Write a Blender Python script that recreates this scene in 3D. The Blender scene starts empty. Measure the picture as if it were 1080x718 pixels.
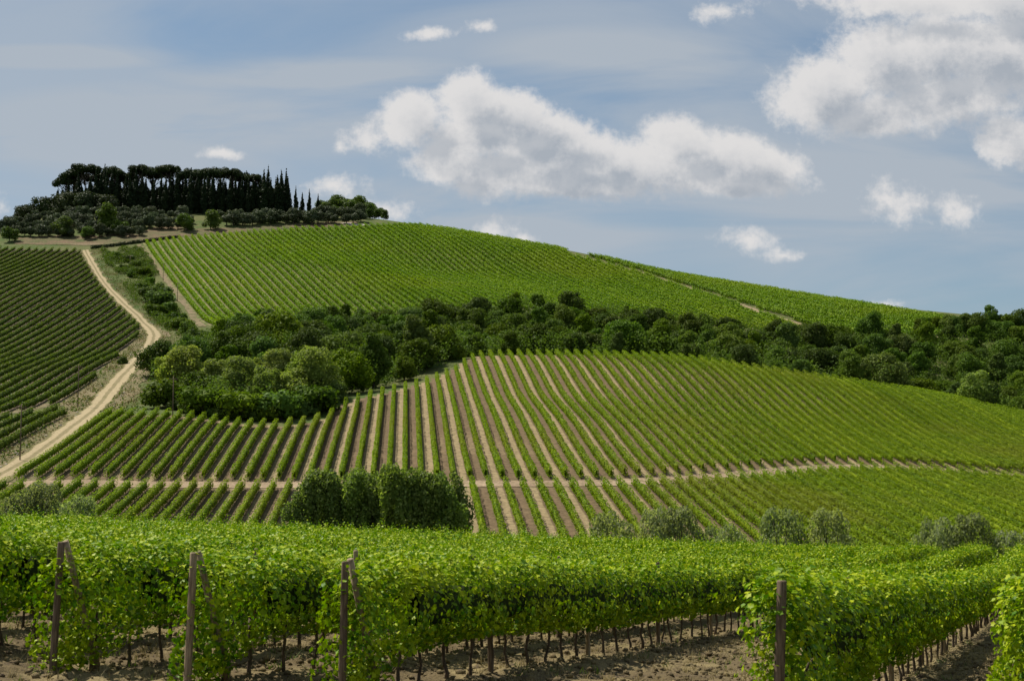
import bpy, math, random
import numpy as np
from mathutils import Vector

SC = bpy.context.scene
COL = SC.collection
rng = np.random.default_rng(7)
random.seed(7)
R = math.radians

# ------------------------------------------------------------------ camera
F = 1500.0                       # focal length in photograph pixels (1080 wide)
PITCH = math.atan(131 / F)
CP, SP = math.cos(PITCH), math.sin(PITCH)
cam_d = bpy.data.cameras.new("camera")
cam = bpy.data.objects.new("camera", cam_d)
COL.objects.link(cam)
cam_d.sensor_width = 36.0
cam_d.lens = 36.0 * F / 1080.0
cam_d.clip_start, cam_d.clip_end = 0.1, 30000
cam.location = (0, 0, 0)
cam.rotation_euler = (math.pi / 2 + PITCH, 0, 0)
cam_d.dof.use_dof = True
cam_d.dof.focus_distance = 160
cam_d.dof.aperture_fstop = 4.0
SC.camera = cam

# ------------------------------------------------------------------ sun, sky, exposure
SUN_AZ, SUN_EL = -54.0, 57.0     # degrees from +Y towards +X, degrees up
sx = math.sin(R(SUN_AZ)) * math.cos(R(SUN_EL))
sy = math.cos(R(SUN_AZ)) * math.cos(R(SUN_EL))
SUN_DIR = Vector((sx, sy, math.sin(R(SUN_EL))))
sun_d = bpy.data.lights.new("sun", 'SUN')
sun_d.energy = 5.0
sun_d.angle = R(0.55)
sun_d.color = (1.0, 0.94, 0.84)
sun = bpy.data.objects.new("sun", sun_d)
sun.rotation_euler = (-SUN_DIR).to_track_quat('-Z', 'Y').to_euler()
COL.objects.link(sun)
SC.view_settings.view_transform = 'Standard'
SC.view_settings.look = 'None'
SC.view_settings.exposure = 0.42
SC.view_settings.gamma = 1.0
SC.view_settings.use_curve_mapping = False
SKY_STRENGTH = 0.068


def ray(u, v):
    """direction of a photograph pixel with dy = 1 (camera at the origin)"""
    x, y = (u - 540) / F, (359 - v) / F
    dy = CP - y * SP
    return x / dy, (SP + y * CP) / dy


def pt(u, v, Y):
    a, b = ray(u, v)
    return (a * Y, Y, b * Y)


# cumulus lobes: centre and half-axes in sky angles (written in photograph pixels, turned into directions)
CLOUDS = [
    (388, 143, 26, 17), (361, 149, 9, 12), (432, 128, 32, 30), (488, 116, 36, 34), (540, 126, 46, 26), (585, 138, 44, 26),
    (625, 156, 34, 22), (470, 172, 44, 20), (540, 182, 80, 24), (625, 182, 62, 24), (718, 148, 40, 29), (764, 160, 50, 28),
    (803, 171, 42, 22), (692, 174, 60, 30), (833, 170, 14, 14), (600, 194, 95, 14), (760, 190, 80, 16),
    (500, 150, 60, 24), (570, 158, 66, 24), (650, 172, 60, 24),
    (868, 95, 58, 38), (925, 68, 54, 44), (985, 62, 56, 48), (1045, 62, 66, 54), (832, 100, 26, 24), (1090, 40, 60, 54),
    (1005, 112, 74, 32), (915, 122, 54, 22), (1150, 80, 80, 60),
    (960, 2, 90, 20), (1060, -6, 70, 26), (890, 4, 40, 12), (1066, 152, 36, 27), (1110, 165, 40, 24), (765, 4, 40, 12),
    (950, 215, 28, 24), (1005, 224, 32, 18), (788, 252, 33, 17), (826, 266, 26, 10), (522, 239, 34, 14), (556, 248, 20, 8),
    (352, 197, 30, 15), (398, 222, 44, 12), (452, 32, 26, 9), (506, 21, 19, 11), (232, 162, 22, 6), (935, 324, 16, 6),
    (-10, 214, 22, 16),
]


class G:
    """short hand for building node trees"""
    def __init__(self, tree):
        self.t, self.n, self.l = tree, tree.nodes, tree.links

    def set(self, sock, v):
        if hasattr(v, 'links') or isinstance(v, bpy.types.NodeSocket):
            self.l.new(v, sock)
        else:
            sock.default_value = v

    def m(self, op, a, b=0.0, c=0.0, clamp=False):
        nd = self.n.new('ShaderNodeMath'); nd.operation = op; nd.use_clamp = clamp
        for i, v in enumerate((a, b, c)):
            self.set(nd.inputs[i], v)
        return nd.outputs[0]

    def v(self, op, a, b=(0, 0, 0)):
        nd = self.n.new('ShaderNodeVectorMath'); nd.operation = op
        self.set(nd.inputs[0], a)
        if op == 'SCALE':
            self.set(nd.inputs[3], b)
        else:
            self.set(nd.inputs[1], b)
        return nd.outputs['Value'] if op in ('LENGTH', 'DOT_PRODUCT', 'DISTANCE') else nd.outputs[0]

    def mix(self, f, a, b, typ='MIX'):
        nd = self.n.new('ShaderNodeMix'); nd.data_type = 'RGBA'; nd.blend_type = typ
        self.set(nd.inputs[0], f); self.set(nd.inputs[6], a); self.set(nd.inputs[7], b)
        return nd.outputs[2]

    def ramp(self, f, lo, hi, a=0.0, b=1.0, smooth=True):
        nd = self.n.new('ShaderNodeMapRange'); nd.interpolation_type = 'SMOOTHSTEP' if smooth else 'LINEAR'
        for i, x in enumerate((f, lo, hi, a, b)):
            self.set(nd.inputs[i], x)
        return nd.outputs[0]

    def noise(self, vec, scale, detail=4, rough=0.55, dist=0.0, out=0):
        nd = self.n.new('ShaderNodeTexNoise')
        if vec is not None:
            self.set(nd.inputs['Vector'], vec)
        nd.inputs['Scale'].default_value = scale; nd.inputs['Detail'].default_value = detail
        nd.inputs['Roughness'].default_value = rough; nd.inputs['Distortion'].default_value = dist
        return nd.outputs[out]


def c4(c):
    return (c[0], c[1], c[2], 1.0)


def make_world():
    w = bpy.data.worlds.new("World"); SC.world = w; w.use_nodes = True
    g = G(w.node_tree)
    grp = bpy.data.node_groups.new('cumulus_density', 'ShaderNodeTree')
    grp.interface.new_socket('P', in_out='INPUT', socket_type='NodeSocketVector')
    grp.interface.new_socket('D', in_out='OUTPUT', socket_type='NodeSocketFloat')
    k = G(grp)
    gi = k.n.new('NodeGroupInput'); go = k.n.new('NodeGroupOutput')
    P0 = gi.outputs[0]
    n1 = k.noise(P0, 9.0, 2, 0.5, out=1)
    P = k.v('ADD', P0, k.v('SCALE', k.v('SUBTRACT', n1, (0.5, 0.5, 0.5)), 0.035))
    D = None
    for (u, v, ru, rv) in CLOUDS:
        a, b = ray(u, v)
        sm = ru * rv <= 700
        f_ = 2.1 if sm else 1.0
        d = k.v('MULTIPLY', k.v('SUBTRACT', P, (a, b, 0)), (F / ru / f_, F / rv / f_, 0))
        ln = k.m('SUBTRACT', 0.30 if sm else 1.0, k.v('LENGTH', d))
        D = ln if D is None else k.m('SMOOTH_MAX', D, ln, 0.25)
    n2 = k.noise(P0, 26.0, 7, 0.62)
    n3 = k.noise(P0, 85.0, 5, 0.6)
    n4 = k.noise(P0, 230.0, 3, 0.6)
    D = k.m('ADD', D, k.m('MULTIPLY', k.m('SUBTRACT', n2, 0.45), 1.25))
    D = k.m('ADD', D, k.m('MULTIPLY', k.m('SUBTRACT', n3, 0.5), 0.75))
    D = k.m('ADD', D, k.m('MULTIPLY', k.m('SUBTRACT', n4, 0.5), 0.4))
    k.l.new(D, go.inputs[0])

    tc = g.n.new('ShaderNodeTexCoord')
    sep = g.n.new('ShaderNodeSeparateXYZ'); g.l.new(tc.outputs['Generated'], sep.inputs[0])
    X, Y, Z = sep.outputs
    ys = g.m('MAXIMUM', Y, 0.12)
    cmb = g.n.new('ShaderNodeCombineXYZ')
    g.l.new(g.m('DIVIDE', X, ys), cmb.inputs[0]); g.l.new(g.m('DIVIDE', Z, ys), cmb.inputs[1])
    P = cmb.outputs[0]

    def dens(p):
        nd = g.n.new('ShaderNodeGroup'); nd.node_tree = grp; g.l.new(p, nd.inputs[0]); return nd.outputs[0]
    d0 = dens(P)
    L = Vector((-0.62, 0.78, 0)) / F
    d1 = dens(g.v('ADD', P, tuple(L * 13)))
    d2 = dens(g.v('ADD', P, tuple(L * 42)))
    alpha = g.ramp(d0, -0.26, 0.40)
    occ = g.m('ADD', g.m('MULTIPLY', g.ramp(d1, 0.15, 1.3), 0.42), g.m('MULTIPLY', g.ramp(d2, 0.0, 0.85), 0.72))
    sky = g.n.new('ShaderNodeTexSky'); sky.sky_type = 'NISHITA'; sky.sun_disc = False
    sky.sun_elevation = R(SUN_EL); sky.sun_rotation = R(SUN_AZ); sky.altitude = 300
    sky.air_density = 1.0; sky.dust_density = 1.2; sky.ozone_density = 1.6
    # thin high veil, long streaks
    rot = g.n.new('ShaderNodeMapping'); g.l.new(P, rot.inputs[0])
    rot.inputs['Rotation'].default_value = (0, 0, R(10)); rot.inputs['Scale'].default_value = (1.0, 4.2, 1)
    veil = g.noise(rot.outputs[0], 3.2, 6, 0.55, 0.6)
    veil2 = g.noise(P, 2.4, 3, 0.5)
    vm = g.ramp(g.m('ADD', g.m('MULTIPLY', veil, 0.75), g.m('MULTIPLY', veil2, 0.35)), 0.38, 0.66, 0.26, 0.74)
    vl = None
    for (u, v, ru, rv) in ((170, 135, 270, 55), (920, 190, 280, 130), (360, 82, 220, 26), (520, 235, 240, 60), (640, 60, 160, 40), (60, 60, 160, 16)):
        a, b = ray(u, v)
        ln = g.m('SUBTRACT', 1.0, g.v('LENGTH', g.v('MULTIPLY', g.v('SUBTRACT', P, (a, b, 0)), (F / ru, F / rv, 0))), clamp=True)
        vl = ln if vl is None else g.m('MAXIMUM', vl, ln)
    vm = g.m('ADD', vm, g.m('MULTIPLY', g.m('MULTIPLY', vl, g.ramp(veil, 0.3, 0.65, 0.4, 1.0)), 0.55))
    vm = g.m('ADD', vm, g.ramp(Z, 0.02, 0.28, 0.20, 0.0, False))
    vm = g.m('MINIMUM', vm, 0.92)
    base = g.mix(1.0, sky.outputs[0], (0.62, 0.84, 0.92, 1), 'MULTIPLY')
    VE = 5.3
    base = g.mix(vm, base, (VE * 0.90, VE * 1.0, VE * 1.12, 1))
    CB = 8.0
    ccol = g.mix(occ, (CB * 1.02, CB * 1.0, CB * 0.99, 1), (CB * 0.54, CB * 0.59, CB * 0.66, 1))
    col = g.mix(g.m('MULTIPLY', alpha, 0.96), base, ccol)
    bg = g.n['Background']; g.l.new(col, bg.inputs[0]); bg.inputs[1].default_value = SKY_STRENGTH
    w.cycles.sampling_method = 'MANUAL'; w.cycles.sample_map_resolution = 512


make_world()

# ------------------------------------------------------------------ numpy noise
def _hash(ix, iy, s):
    h = (ix.astype(np.int64) * 374761393 + iy.astype(np.int64) * 668265263 + s * 1442695041) & 0xffffffff
    h = ((h ^ (h >> 13)) * 1274126177) & 0xffffffff
    return ((h ^ (h >> 16)) & 0xffff) / 65535.0


def vnoise(x, y, s=0):
    x, y = np.asarray(x, float), np.asarray(y, float)
    ix, iy = np.floor(x), np.floor(y)
    fx, fy = x - ix, y - iy
    fx, fy = fx * fx * (3 - 2 * fx), fy * fy * (3 - 2 * fy)
    a, b = _hash(ix, iy, s), _hash(ix + 1, iy, s)
    c, d = _hash(ix, iy + 1, s), _hash(ix + 1, iy + 1, s)
    return (a * (1 - fx) + b * fx) * (1 - fy) + (c * (1 - fx) + d * fx) * fy


def fbm(x, y, s=0, o=3):
    r, a, t = 0, 1.0, 0
    for i in range(o):
        r = r + a * vnoise(x * 2 ** i, y * 2 ** i, s + i * 17); t += a; a *= 0.5
    return r / t


# ------------------------------------------------------------------ terrain: thin plate through surveyed points
def front_y(v):                   # the front slope is close to one plane
    return 36.8 / (.188 - (490 - v) / 1500)


PX = [  # pixel, pixel, depth of ground
    (65, 719, 22.2), (205, 731, 21.4), (365, 744, 20.7), (815, 801, 17.4), (930, 726, 28), (1060, 645, 65), (1035, 609, 105),
    (780, 667, 44.5), (15, 693, 24.3), (1053, 775, 20), (0, 600, 60), (270, 604, 75), (500, 606, 85), (800, 614, 97),
    (1130, 612, 105),
    # front slope
    (560, 560, front_y(560)), (540, 511, front_y(511)), (427, 440, front_y(440)), (450, 408, front_y(408)), (510, 376, 330),
    (365, 425, front_y(425)), (260, 447, 238), (200, 437, 245), (115, 436, 250), (150, 511, 190), (300, 511, 188), (300, 548, 165),
    (100, 545, 168), (640, 511, 185), (760, 502, 200), (900, 492, 222), (1080, 500, 228), (1080, 570, 170), (800, 565, 158),
    (640, 450, 232), (700, 420, 268), (850, 440, 265), (1000, 460, 262), (560, 420, 265),
    (640, 377, 335), (720, 380, 337), (800, 392, 332), (880, 403, 326), (960, 415, 318), (1080, 440, 308), (1180, 470, 296),
    # track and left hill
    (105, 425, 268), (40, 478, 208), (5, 500, 190), (125, 400, 302), (160, 355, 388), (150, 335, 430), (112, 300, 500), (92, 266, 580),
    (0, 430, 268), (0, 350, 400), (0, 262, 585), (-80, 300, 480), (-100, 400, 310), (-100, 262, 585), (60, 380, 345), (-60, 490, 195),
    # gully left and strip by the track
    (250, 441, 246), (340, 438, 249), (300, 385, 305), (200, 375, 345), (180, 340, 425), (160, 300, 500),
    # upper field
    (222, 343, 412), (152, 258, 592), (300, 240, 640), (405, 237, 650), (400, 335, 455), (350, 280, 540), (560, 259, 620), (550, 327, 470),
    (610, 268, 606), (740, 308, 545), (860, 348, 475), (700, 287, 606), (850, 311, 585), (990, 338, 560), (700, 335, 482), (480, 290, 555),
    (1100, 350, 540), (780, 345, 475),
    # hilltop
    (90, 224, 665), (300, 224, 672), (50, 245, 622), (0, 250, 612), (200, 236, 640), (400, 232, 690), (-80, 250, 620),
]
PLAN = [  # plan x, y, z with the camera at the origin
    (0, 0, -1.7), (0, 8, -2.3), (-12, 8, -2.3), (12, 8, -2.6), (0, -30, -1.0), (-40, -20, -0.8), (40, -20, -2.0), (-40, 30, -2.6), (45, 40, -5.5),
    (-20, 110, -11.5), (15, 128, -11.8), (55, 132, -12.2), (-55, 112, -10), (-90, 130, -7.5), (90, 140, -12.5), (-20, 138, -11.0),
    # the gully behind the front crest
    (-6, 372, 22), (20, 378, 22), (45, 380, 21), (62, 376, 18), (78, 368, 15), (95, 360, 12), (122, 352, 8), (150, 340, 4),
    (-25, 345, 23), (20, 428, 34), (70, 425, 30), (120, 420, 25), (165, 420, 24), (-45, 300, 17.5),
    # beyond the skyline
    (-250, 740, 108), (-150, 760, 112), (-60, 770, 108), (40, 740, 88), (110, 720, 60), (190, 700, 42), (-250, 860, 80), (0, 880, 60), (200, 840, 20),
    (-300, 660, 100), (-300, 400, 30), (-260, 250, 6), (240, 560, 26), (260, 400, 4), (230, 230, -8), (210, 120, -14), (-200, 120, -8),
]
A = np.array([pt(*p) for p in PX] + PLAN)
AX, AZ = A[:, :2] / 100.0, A[:, 2]


def _k(r2):
    return np.where(r2 > 1e-12, 0.5 * r2 * np.log(np.maximum(r2, 1e-12)), 0.0)


_n = len(AX)
_K = _k(((AX[:, None] - AX[None]) ** 2).sum(-1)) + np.eye(_n) * 0.0008
_P = np.hstack([np.ones((_n, 1)), AX])
_M = np.zeros((_n + 3, _n + 3)); _M[:_n, :_n] = _K; _M[:_n, _n:] = _P; _M[_n:, :_n] = _P.T
_W = np.linalg.solve(_M, np.concatenate([AZ, np.zeros(3)]))


def hz(x, y):
    x, y = np.broadcast_arrays(np.asarray(x, float), np.asarray(y, float))
    sh = x.shape
    q = np.stack([x.ravel(), y.ravel()], 1) / 100.0
    out = np.empty(len(q))
    for i in range(0, len(q), 20000):
        s = q[i:i + 20000]
        out[i:i + 20000] = _k(((s[:, None] - AX[None]) ** 2).sum(-1)) @ _W[:_n] + _W[_n] + s @ _W[_n + 1:]
    X, Y = q[:, 0] * 100, q[:, 1] * 100
    d = np.maximum.reduce([np.abs(X) - 300, Y - 860, -45 - Y, np.zeros_like(X)])
    f = np.clip(d / 260, 0, 1); f = f * f * (3 - 2 * f)
    out = np.clip(out, -20, 130) * (1 - f) + (-18) * f
    return out.reshape(sh)


def hit(u, v, ymin=112, ymax=900):
    a, b = ray(u, v)
    Y = np.arange(ymin, ymax, 1.0)
    below = hz(a * Y, Y) > b * Y
    if not below.any():
        return None
    i = int(np.argmax(below))
    Ys = np.linspace(Y[max(i - 1, 0)], Y[i], 12)
    bb = hz(a * Ys, Ys) > b * Ys
    y = Ys[int(np.argmax(bb))]
    return np.array([a * y, y])


def hits(pxs, ymin=112, push=0.0):
    out = []
    for u, v in pxs:
        h = hit(u, v, ymin)
        k_ = 0
        while h is None and k_ < 12:
            k_ += 1; h = hit(u, v + k_, ymin)
        if h is not None:
            out.append(h + np.array([0, push]))
    return np.array(out)


def inside(poly, x, y):
    x, y = np.asarray(x, float), np.asarray(y, float)
    r = np.zeros(x.shape, bool)
    j = len(poly) - 1
    for i in range(len(poly)):
        xi, yi = poly[i]; xj, yj = poly[j]
        c = ((yi > y) != (yj > y)) & (x < (xj - xi) * (y - yi) / (yj - yi + 1e-12) + xi)
        r ^= c; j = i
    return r


# ------------------------------------------------------------------ mesh helpers
def mesh_np(name, verts, tris, mats, mat_idx=None, smooth=False, quads=None):
    me = bpy.data.meshes.new(name)
    verts = np.asarray(verts, np.float32)
    faces = np.asarray(tris, np.int32) if quads is None else np.asarray(quads, np.int32)
    k = faces.shape[1]
    me.vertices.add(len(verts)); me.vertices.foreach_set('co', verts.ravel())
    me.loops.add(faces.size); me.loops.foreach_set('vertex_index', faces.ravel())
    me.polygons.add(len(faces)); me.polygons.foreach_set('loop_start', np.arange(0, faces.size, k, dtype=np.int32))
    if mat_idx is not None:
        me.polygons.foreach_set('material_index', np.asarray(mat_idx, np.int32))
    if smooth:
        me.polygons.foreach_set('use_smooth', np.ones(len(faces), bool))
    for m in mats:
        me.materials.append(m)
    me.update(calc_edges=True)
    return me


class Acc:
    """collects triangles of several materials into one mesh"""
    def __init__(self):
        self.v, self.t, self.m, self.n = [], [], [], 0

    def add(self, v, t, m=0):
        v = np.asarray(v, float); t = np.asarray(t, int)
        if not len(v):
            return
        self.v.append(v); self.t.append(t + self.n); self.m.append(np.full(len(t), m)); self.n += len(v)

    def mesh(self, name, mats, smooth=False):
        return mesh_np(name, np.concatenate(self.v), np.concatenate(self.t), mats, np.concatenate(self.m), smooth)


def obj(name, me, parent=None):
    o = bpy.data.objects.new(name, me); COL.objects.link(o)
    if parent is not None:
        o.parent = parent
    return o


def tag(o, label=None, cat=None, group=None, kind=None):
    for k_, v_ in (('label', label), ('category', cat), ('group', group), ('kind', kind)):
        if v_:
            o[k_] = v_
    return o


def empty(name, loc, label, cat, group=None, rz=0.0):
    o = bpy.data.objects.new(name, None); COL.objects.link(o)
    o.empty_display_size = 0.3
    o.location = loc; o.rotation_euler = (0, 0, rz)
    return tag(o, label, cat, group)


def place_copy(root, loc, rz, s=(1, 1, 1), label=None, group=None):
    r = root.copy(); COL.objects.link(r)
    r.location = loc; r.rotation_euler = (0, 0, rz); r.scale = s
    if label: r['label'] = label
    if group: r['group'] = group
    for ch in list(root.children):
        c = ch.copy(); COL.objects.link(c); c.parent = r
    return r


LEAF_Q = (np.array([(0, -.5, 0), (.42, 0, .10), (0, .5, 0), (-.42, 0, .10)]), np.array([(0, 1, 2), (0, 2, 3)]))
LEAF_V = (np.array([(0, .02, -.03), (0, -.34, 0), (.30, -.46, .04), (.40, -.12, .08), (.54, .08, .05), (.27, .22, .07), (0, .56, -.04),
                    (-.27, .22, .07), (-.54, .08, .05), (-.40, -.12, .08), (-.30, -.46, .04)]),
          np.array([(0, i, i + 1) for i in range(1, 10)] + [(0, 10, 1)]))
LEAF_M = (np.array([(0, -.42, 0), (.46, -.16, .10), (.30, .30, .05), (0, .54, -.04), (-.30, .30, .05), (-.46, -.16, .10)]),
          np.array([(0, 1, 2), (0, 2, 3), (0, 3, 4), (0, 4, 5)]))


def leaves(C, N, S, tpl, r=None, down=0.0):
    """leaf blades at centres C with normals N and sizes S"""
    r = r or rng
    n = len(C)
    N = N / (np.linalg.norm(N, axis=1, keepdims=True) + 1e-9)
    T = r.normal(size=(n, 3)); T[:, 2] -= down
    T -= N * (T * N).sum(1, keepdims=True); T /= (np.linalg.norm(T, axis=1, keepdims=True) + 1e-9)
    B = np.cross(N, T)
    tv, tt = tpl
    V = C[:, None] + S[:, None, None] * (B[:, None] * tv[None, :, 0:1] + T[:, None] * tv[None, :, 1:2] + N[:, None] * tv[None, :, 2:3])
    I = tt[None] + (np.arange(n) * len(tv))[:, None, None]
    return V.reshape(-1, 3), I.reshape(-1, 3)


def tube(path, rad, sides=6, cap=True):
    path = [Vector(p) for p in path]
    V, T = [], []
    for i, p in enumerate(path):
        d = (path[min(i + 1, len(path) - 1)] - path[max(i - 1, 0)]).normalized()
        u = d.orthogonal().normalized(); w = d.cross(u)
        for k_ in range(sides):
            a = 2 * math.pi * k_ / sides
            V.append(tuple(p + (u * math.cos(a) + w * math.sin(a)) * rad[i]))
    for i in range(len(path) - 1):
        for k_ in range(sides):
            a, b = i * sides + k_, i * sides + (k_ + 1) % sides
            T += [(a, b, b + sides), (a, b + sides, a + sides)]
    if cap:
        b = (len(path) - 1) * sides
        T += [(b, b + k_, b + k_ + 1) for k_ in range(1, sides - 1)]
        T += [(0, k_ + 1, k_) for k_ in range(1, sides - 1)]
    return np.array(V), np.array(T)


def box(x0, x1, y0, y1, z0, z1):
    V = np.array([(x, y, z) for x in (x0, x1) for y in (y0, y1) for z in (z0, z1)], float)
    Q = [(0, 1, 3, 2), (4, 6, 7, 5), (0, 4, 5, 1), (2, 3, 7, 6), (0, 2, 6, 4), (1, 5, 7, 3)]
    T = [t for q in Q for t in ((q[0], q[1], q[2]), (q[0], q[2], q[3]))]
    return V, np.array(T)


# ------------------------------------------------------------------ materials
def new_mat(name):
    m = bpy.data.materials.new(name); m.use_nodes = True
    m.node_tree.nodes.clear()
    g = G(m.node_tree)
    out = g.n.new('ShaderNodeOutputMaterial')
    return m, g, out


def leaf_mat(name, cols, trans=0.4, gloss=0.35, patch=None, per_obj=0.0, tcol=None, patch_scale=0.03, rough=0.55):
    """cols: three greens, spread over the leaves; patch: colour of broad yellowing patches"""
    m, g, out = new_mat(name)
    geo = g.n.new('ShaderNodeNewGeometry')
    rnd = geo.outputs['Random Per Island']
    cr = g.n.new('ShaderNodeValToRGB'); g.l.new(rnd, cr.inputs[0])
    e = cr.color_ramp.elements
    e[0].position = 0.0; e[0].color = c4(cols[0]); e[1].position = 1.0; e[1].color = c4(cols[2])
    x = e.new(0.5); x.color = c4(cols[1])
    col = cr.outputs[0]
    if patch:
        nz = g.noise(geo.outputs['Position'], patch_scale, 3, 0.5)
        col = g.mix(g.ramp(nz, 0.48, 0.66, 0, 0.75), col, c4(patch))
    if per_obj:
        oi = g.n.new('ShaderNodeObjectInfo')
        hs = g.n.new('ShaderNodeHueSaturation')
        g.l.new(g.ramp(oi.outputs['Random'], 0, 1, 0.5 - 0.03 * per_obj, 0.5 + 0.022 * per_obj, False), hs.inputs['Hue'])
        wn = g.n.new('ShaderNodeTexWhiteNoise'); wn.noise_dimensions = '1D'; g.l.new(oi.outputs['Random'], wn.inputs['W'])
        g.l.new(g.ramp(wn.outputs[0], 0, 1, 1 - 0.40 * per_obj, 1 + 0.40 * per_obj, False), hs.inputs['Value'])
        wn2 = g.n.new('ShaderNodeTexWhiteNoise'); wn2.noise_dimensions = '1D'
        g.l.new(g.m('ADD', oi.outputs['Random'], 3.7), wn2.inputs['W'])
        g.l.new(g.ramp(wn2.outputs[0], 0, 1, 1 - 0.25 * per_obj, 1 + 0.10 * per_obj, False), hs.inputs['Saturation'])
        g.l.new(col, hs.inputs['Color']); col = hs.outputs[0]
    p = g.n.new('ShaderNodeBsdfPrincipled')
    g.l.new(col, p.inputs['Base Color']); p.inputs['Roughness'].default_value = rough
    p.inputs['Specular IOR Level'].default_value = gloss
    t = g.n.new('ShaderNodeBsdfTranslucent')
    tc = g.mix(1.0, col, c4(tcol or (1.25, 1.35, 0.55)), 'MULTIPLY'); g.l.new(tc, t.inputs[0])
    mx = g.n.new('ShaderNodeMixShader'); mx.inputs[0].default_value = trans
    g.l.new(p.outputs[0], mx.inputs[1]); g.l.new(t.outputs[0], mx.inputs[2])
    g.l.new(mx.outputs[0], out.inputs[0])
    return m


def plain_mat(name, c0, c1, scale=3.0, rough=0.9, bump=0.0, detail=6, stretch=None, lo=0.35, hi=0.65):
    m, g, out = new_mat(name)
    tc = g.n.new('ShaderNodeTexCoord')
    vec = tc.outputs['Object']
    if stretch:
        mp = g.n.new('ShaderNodeMapping'); g.l.new(vec, mp.inputs[0]); mp.inputs['Scale'].default_value = stretch; vec = mp.outputs[0]
    nz = g.noise(vec, scale, detail, 0.6)
    p = g.n.new('ShaderNodeBsdfPrincipled')
    g.l.new(g.mix(g.ramp(nz, lo, hi), c4(c0), c4(c1)), p.inputs['Base Color'])
    p.inputs['Roughness'].default_value = rough; p.inputs['Specular IOR Level'].default_value = 0.2
    if bump:
        b = g.n.new('ShaderNodeBump'); b.inputs['Strength'].default_value = bump
        g.l.new(nz, b.inputs['Height']); g.l.new(b.outputs[0], p.inputs['Normal'])
    g.l.new(p.outputs[0], out.inputs[0])
    return m


def ground_mat(name, cols, scales=(0.05, 0.5, 3.0), bump=0.3):
    """dry grass, green grass and bare earth in drifting patches"""
    m, g, out = new_mat(name)
    geo = g.n.new('ShaderNodeNewGeometry'); vec = geo.outputs['Position']
    a, b, c = (g.noise(vec, s, 5, 0.6) for s in scales)
    col = g.mix(g.ramp(a, 0.42, 0.6), c4(cols[0]), c4(cols[1]))
    col = g.mix(g.ramp(b, 0.5, 0.68), col, c4(cols[2]))
    col = g.mix(1.0, col, g.mix(g.ramp(c, 0.25, 0.75), (0.62, 0.62, 0.62, 1), (1.3, 1.3, 1.3, 1)), 'MULTIPLY')
    p = g.n.new('ShaderNodeBsdfPrincipled'); g.l.new(col, p.inputs['Base Color'])
    p.inputs['Roughness'].default_value = 0.95; p.inputs['Specular IOR Level'].default_value = 0.1
    bp = g.n.new('ShaderNodeBump'); bp.inputs['Strength'].default_value = bump; bp.inputs['Distance'].default_value = 0.3
    g.l.new(g.m('ADD', b, c), bp.inputs['Height']); g.l.new(bp.outputs[0], p.inputs['Normal'])
    g.l.new(p.outputs[0], out.inputs[0])
    return m


def soil_mat(name, axis, spacing, q0, light, dark, edge, alt=True, grass=None):
    """field soil: alleys alternate between mown dry sward and tilled earth; a darker strip under each row"""
    m, g, out = new_mat(name)
    geo = g.n.new('ShaderNodeNewGeometry'); vec = geo.outputs['Position']
    q = g.m('SUBTRACT', g.v('DOT_PRODUCT', vec, (axis[0], axis[1], 0)), q0)
    wob = g.m('MULTIPLY', g.m('SUBTRACT', g.noise(vec, 0.25, 3), 0.5), 0.5)
    q = g.m('ADD', q, wob)
    ph = g.m('FRACT', g.m('DIVIDE', q, spacing * 2))
    n1 = g.noise(vec, 0.06, 3); n2 = g.noise(vec, 1.3, 6, 0.65)
    tog = g.m('MULTIPLY', g.ramp(ph, 0.46, 0.54), g.ramp(ph, 0.96, 1.0, 1, 0))
    if not alt:
        tog = g.ramp(n1, 0.4, 0.6)
    tog = g.m('MULTIPLY', tog, g.ramp(g.noise(vec, 0.02, 2), 0.3, 0.5, 0.35, 1.0))
    col = g.mix(tog, c4(light), c4(dark))
    if grass:
        col = g.mix(g.ramp(g.noise(vec, 0.35, 4), 0.45, 0.62), col, c4(grass))
    r1 = g.m('ABSOLUTE', g.m('SUBTRACT', g.m('FRACT', g.m('ADD', g.m('DIVIDE', q, spacing), 0.5)), 0.5))
    col = g.mix(g.ramp(r1, 0.10, 0.20, 1, 0), col, c4(edge))
    col = g.mix(1.0, col, g.mix(g.ramp(n2, 0.25, 0.75), (0.6, 0.6, 0.6, 1), (1.3, 1.3, 1.3, 1)), 'MULTIPLY')
    p = g.n.new('ShaderNodeBsdfPrincipled'); g.l.new(col, p.inputs['Base Color'])
    p.inputs['Roughness'].default_value = 0.95; p.inputs['Specular IOR Level'].default_value = 0.1
    bp = g.n.new('ShaderNodeBump'); bp.inputs['Strength'].default_value = 0.5; bp.inputs['Distance'].default_value = 0.2
    g.l.new(n2, bp.inputs['Height']); g.l.new(bp.outputs[0], p.inputs['Normal'])
    g.l.new(p.outputs[0], out.inputs[0])
    return m


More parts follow.
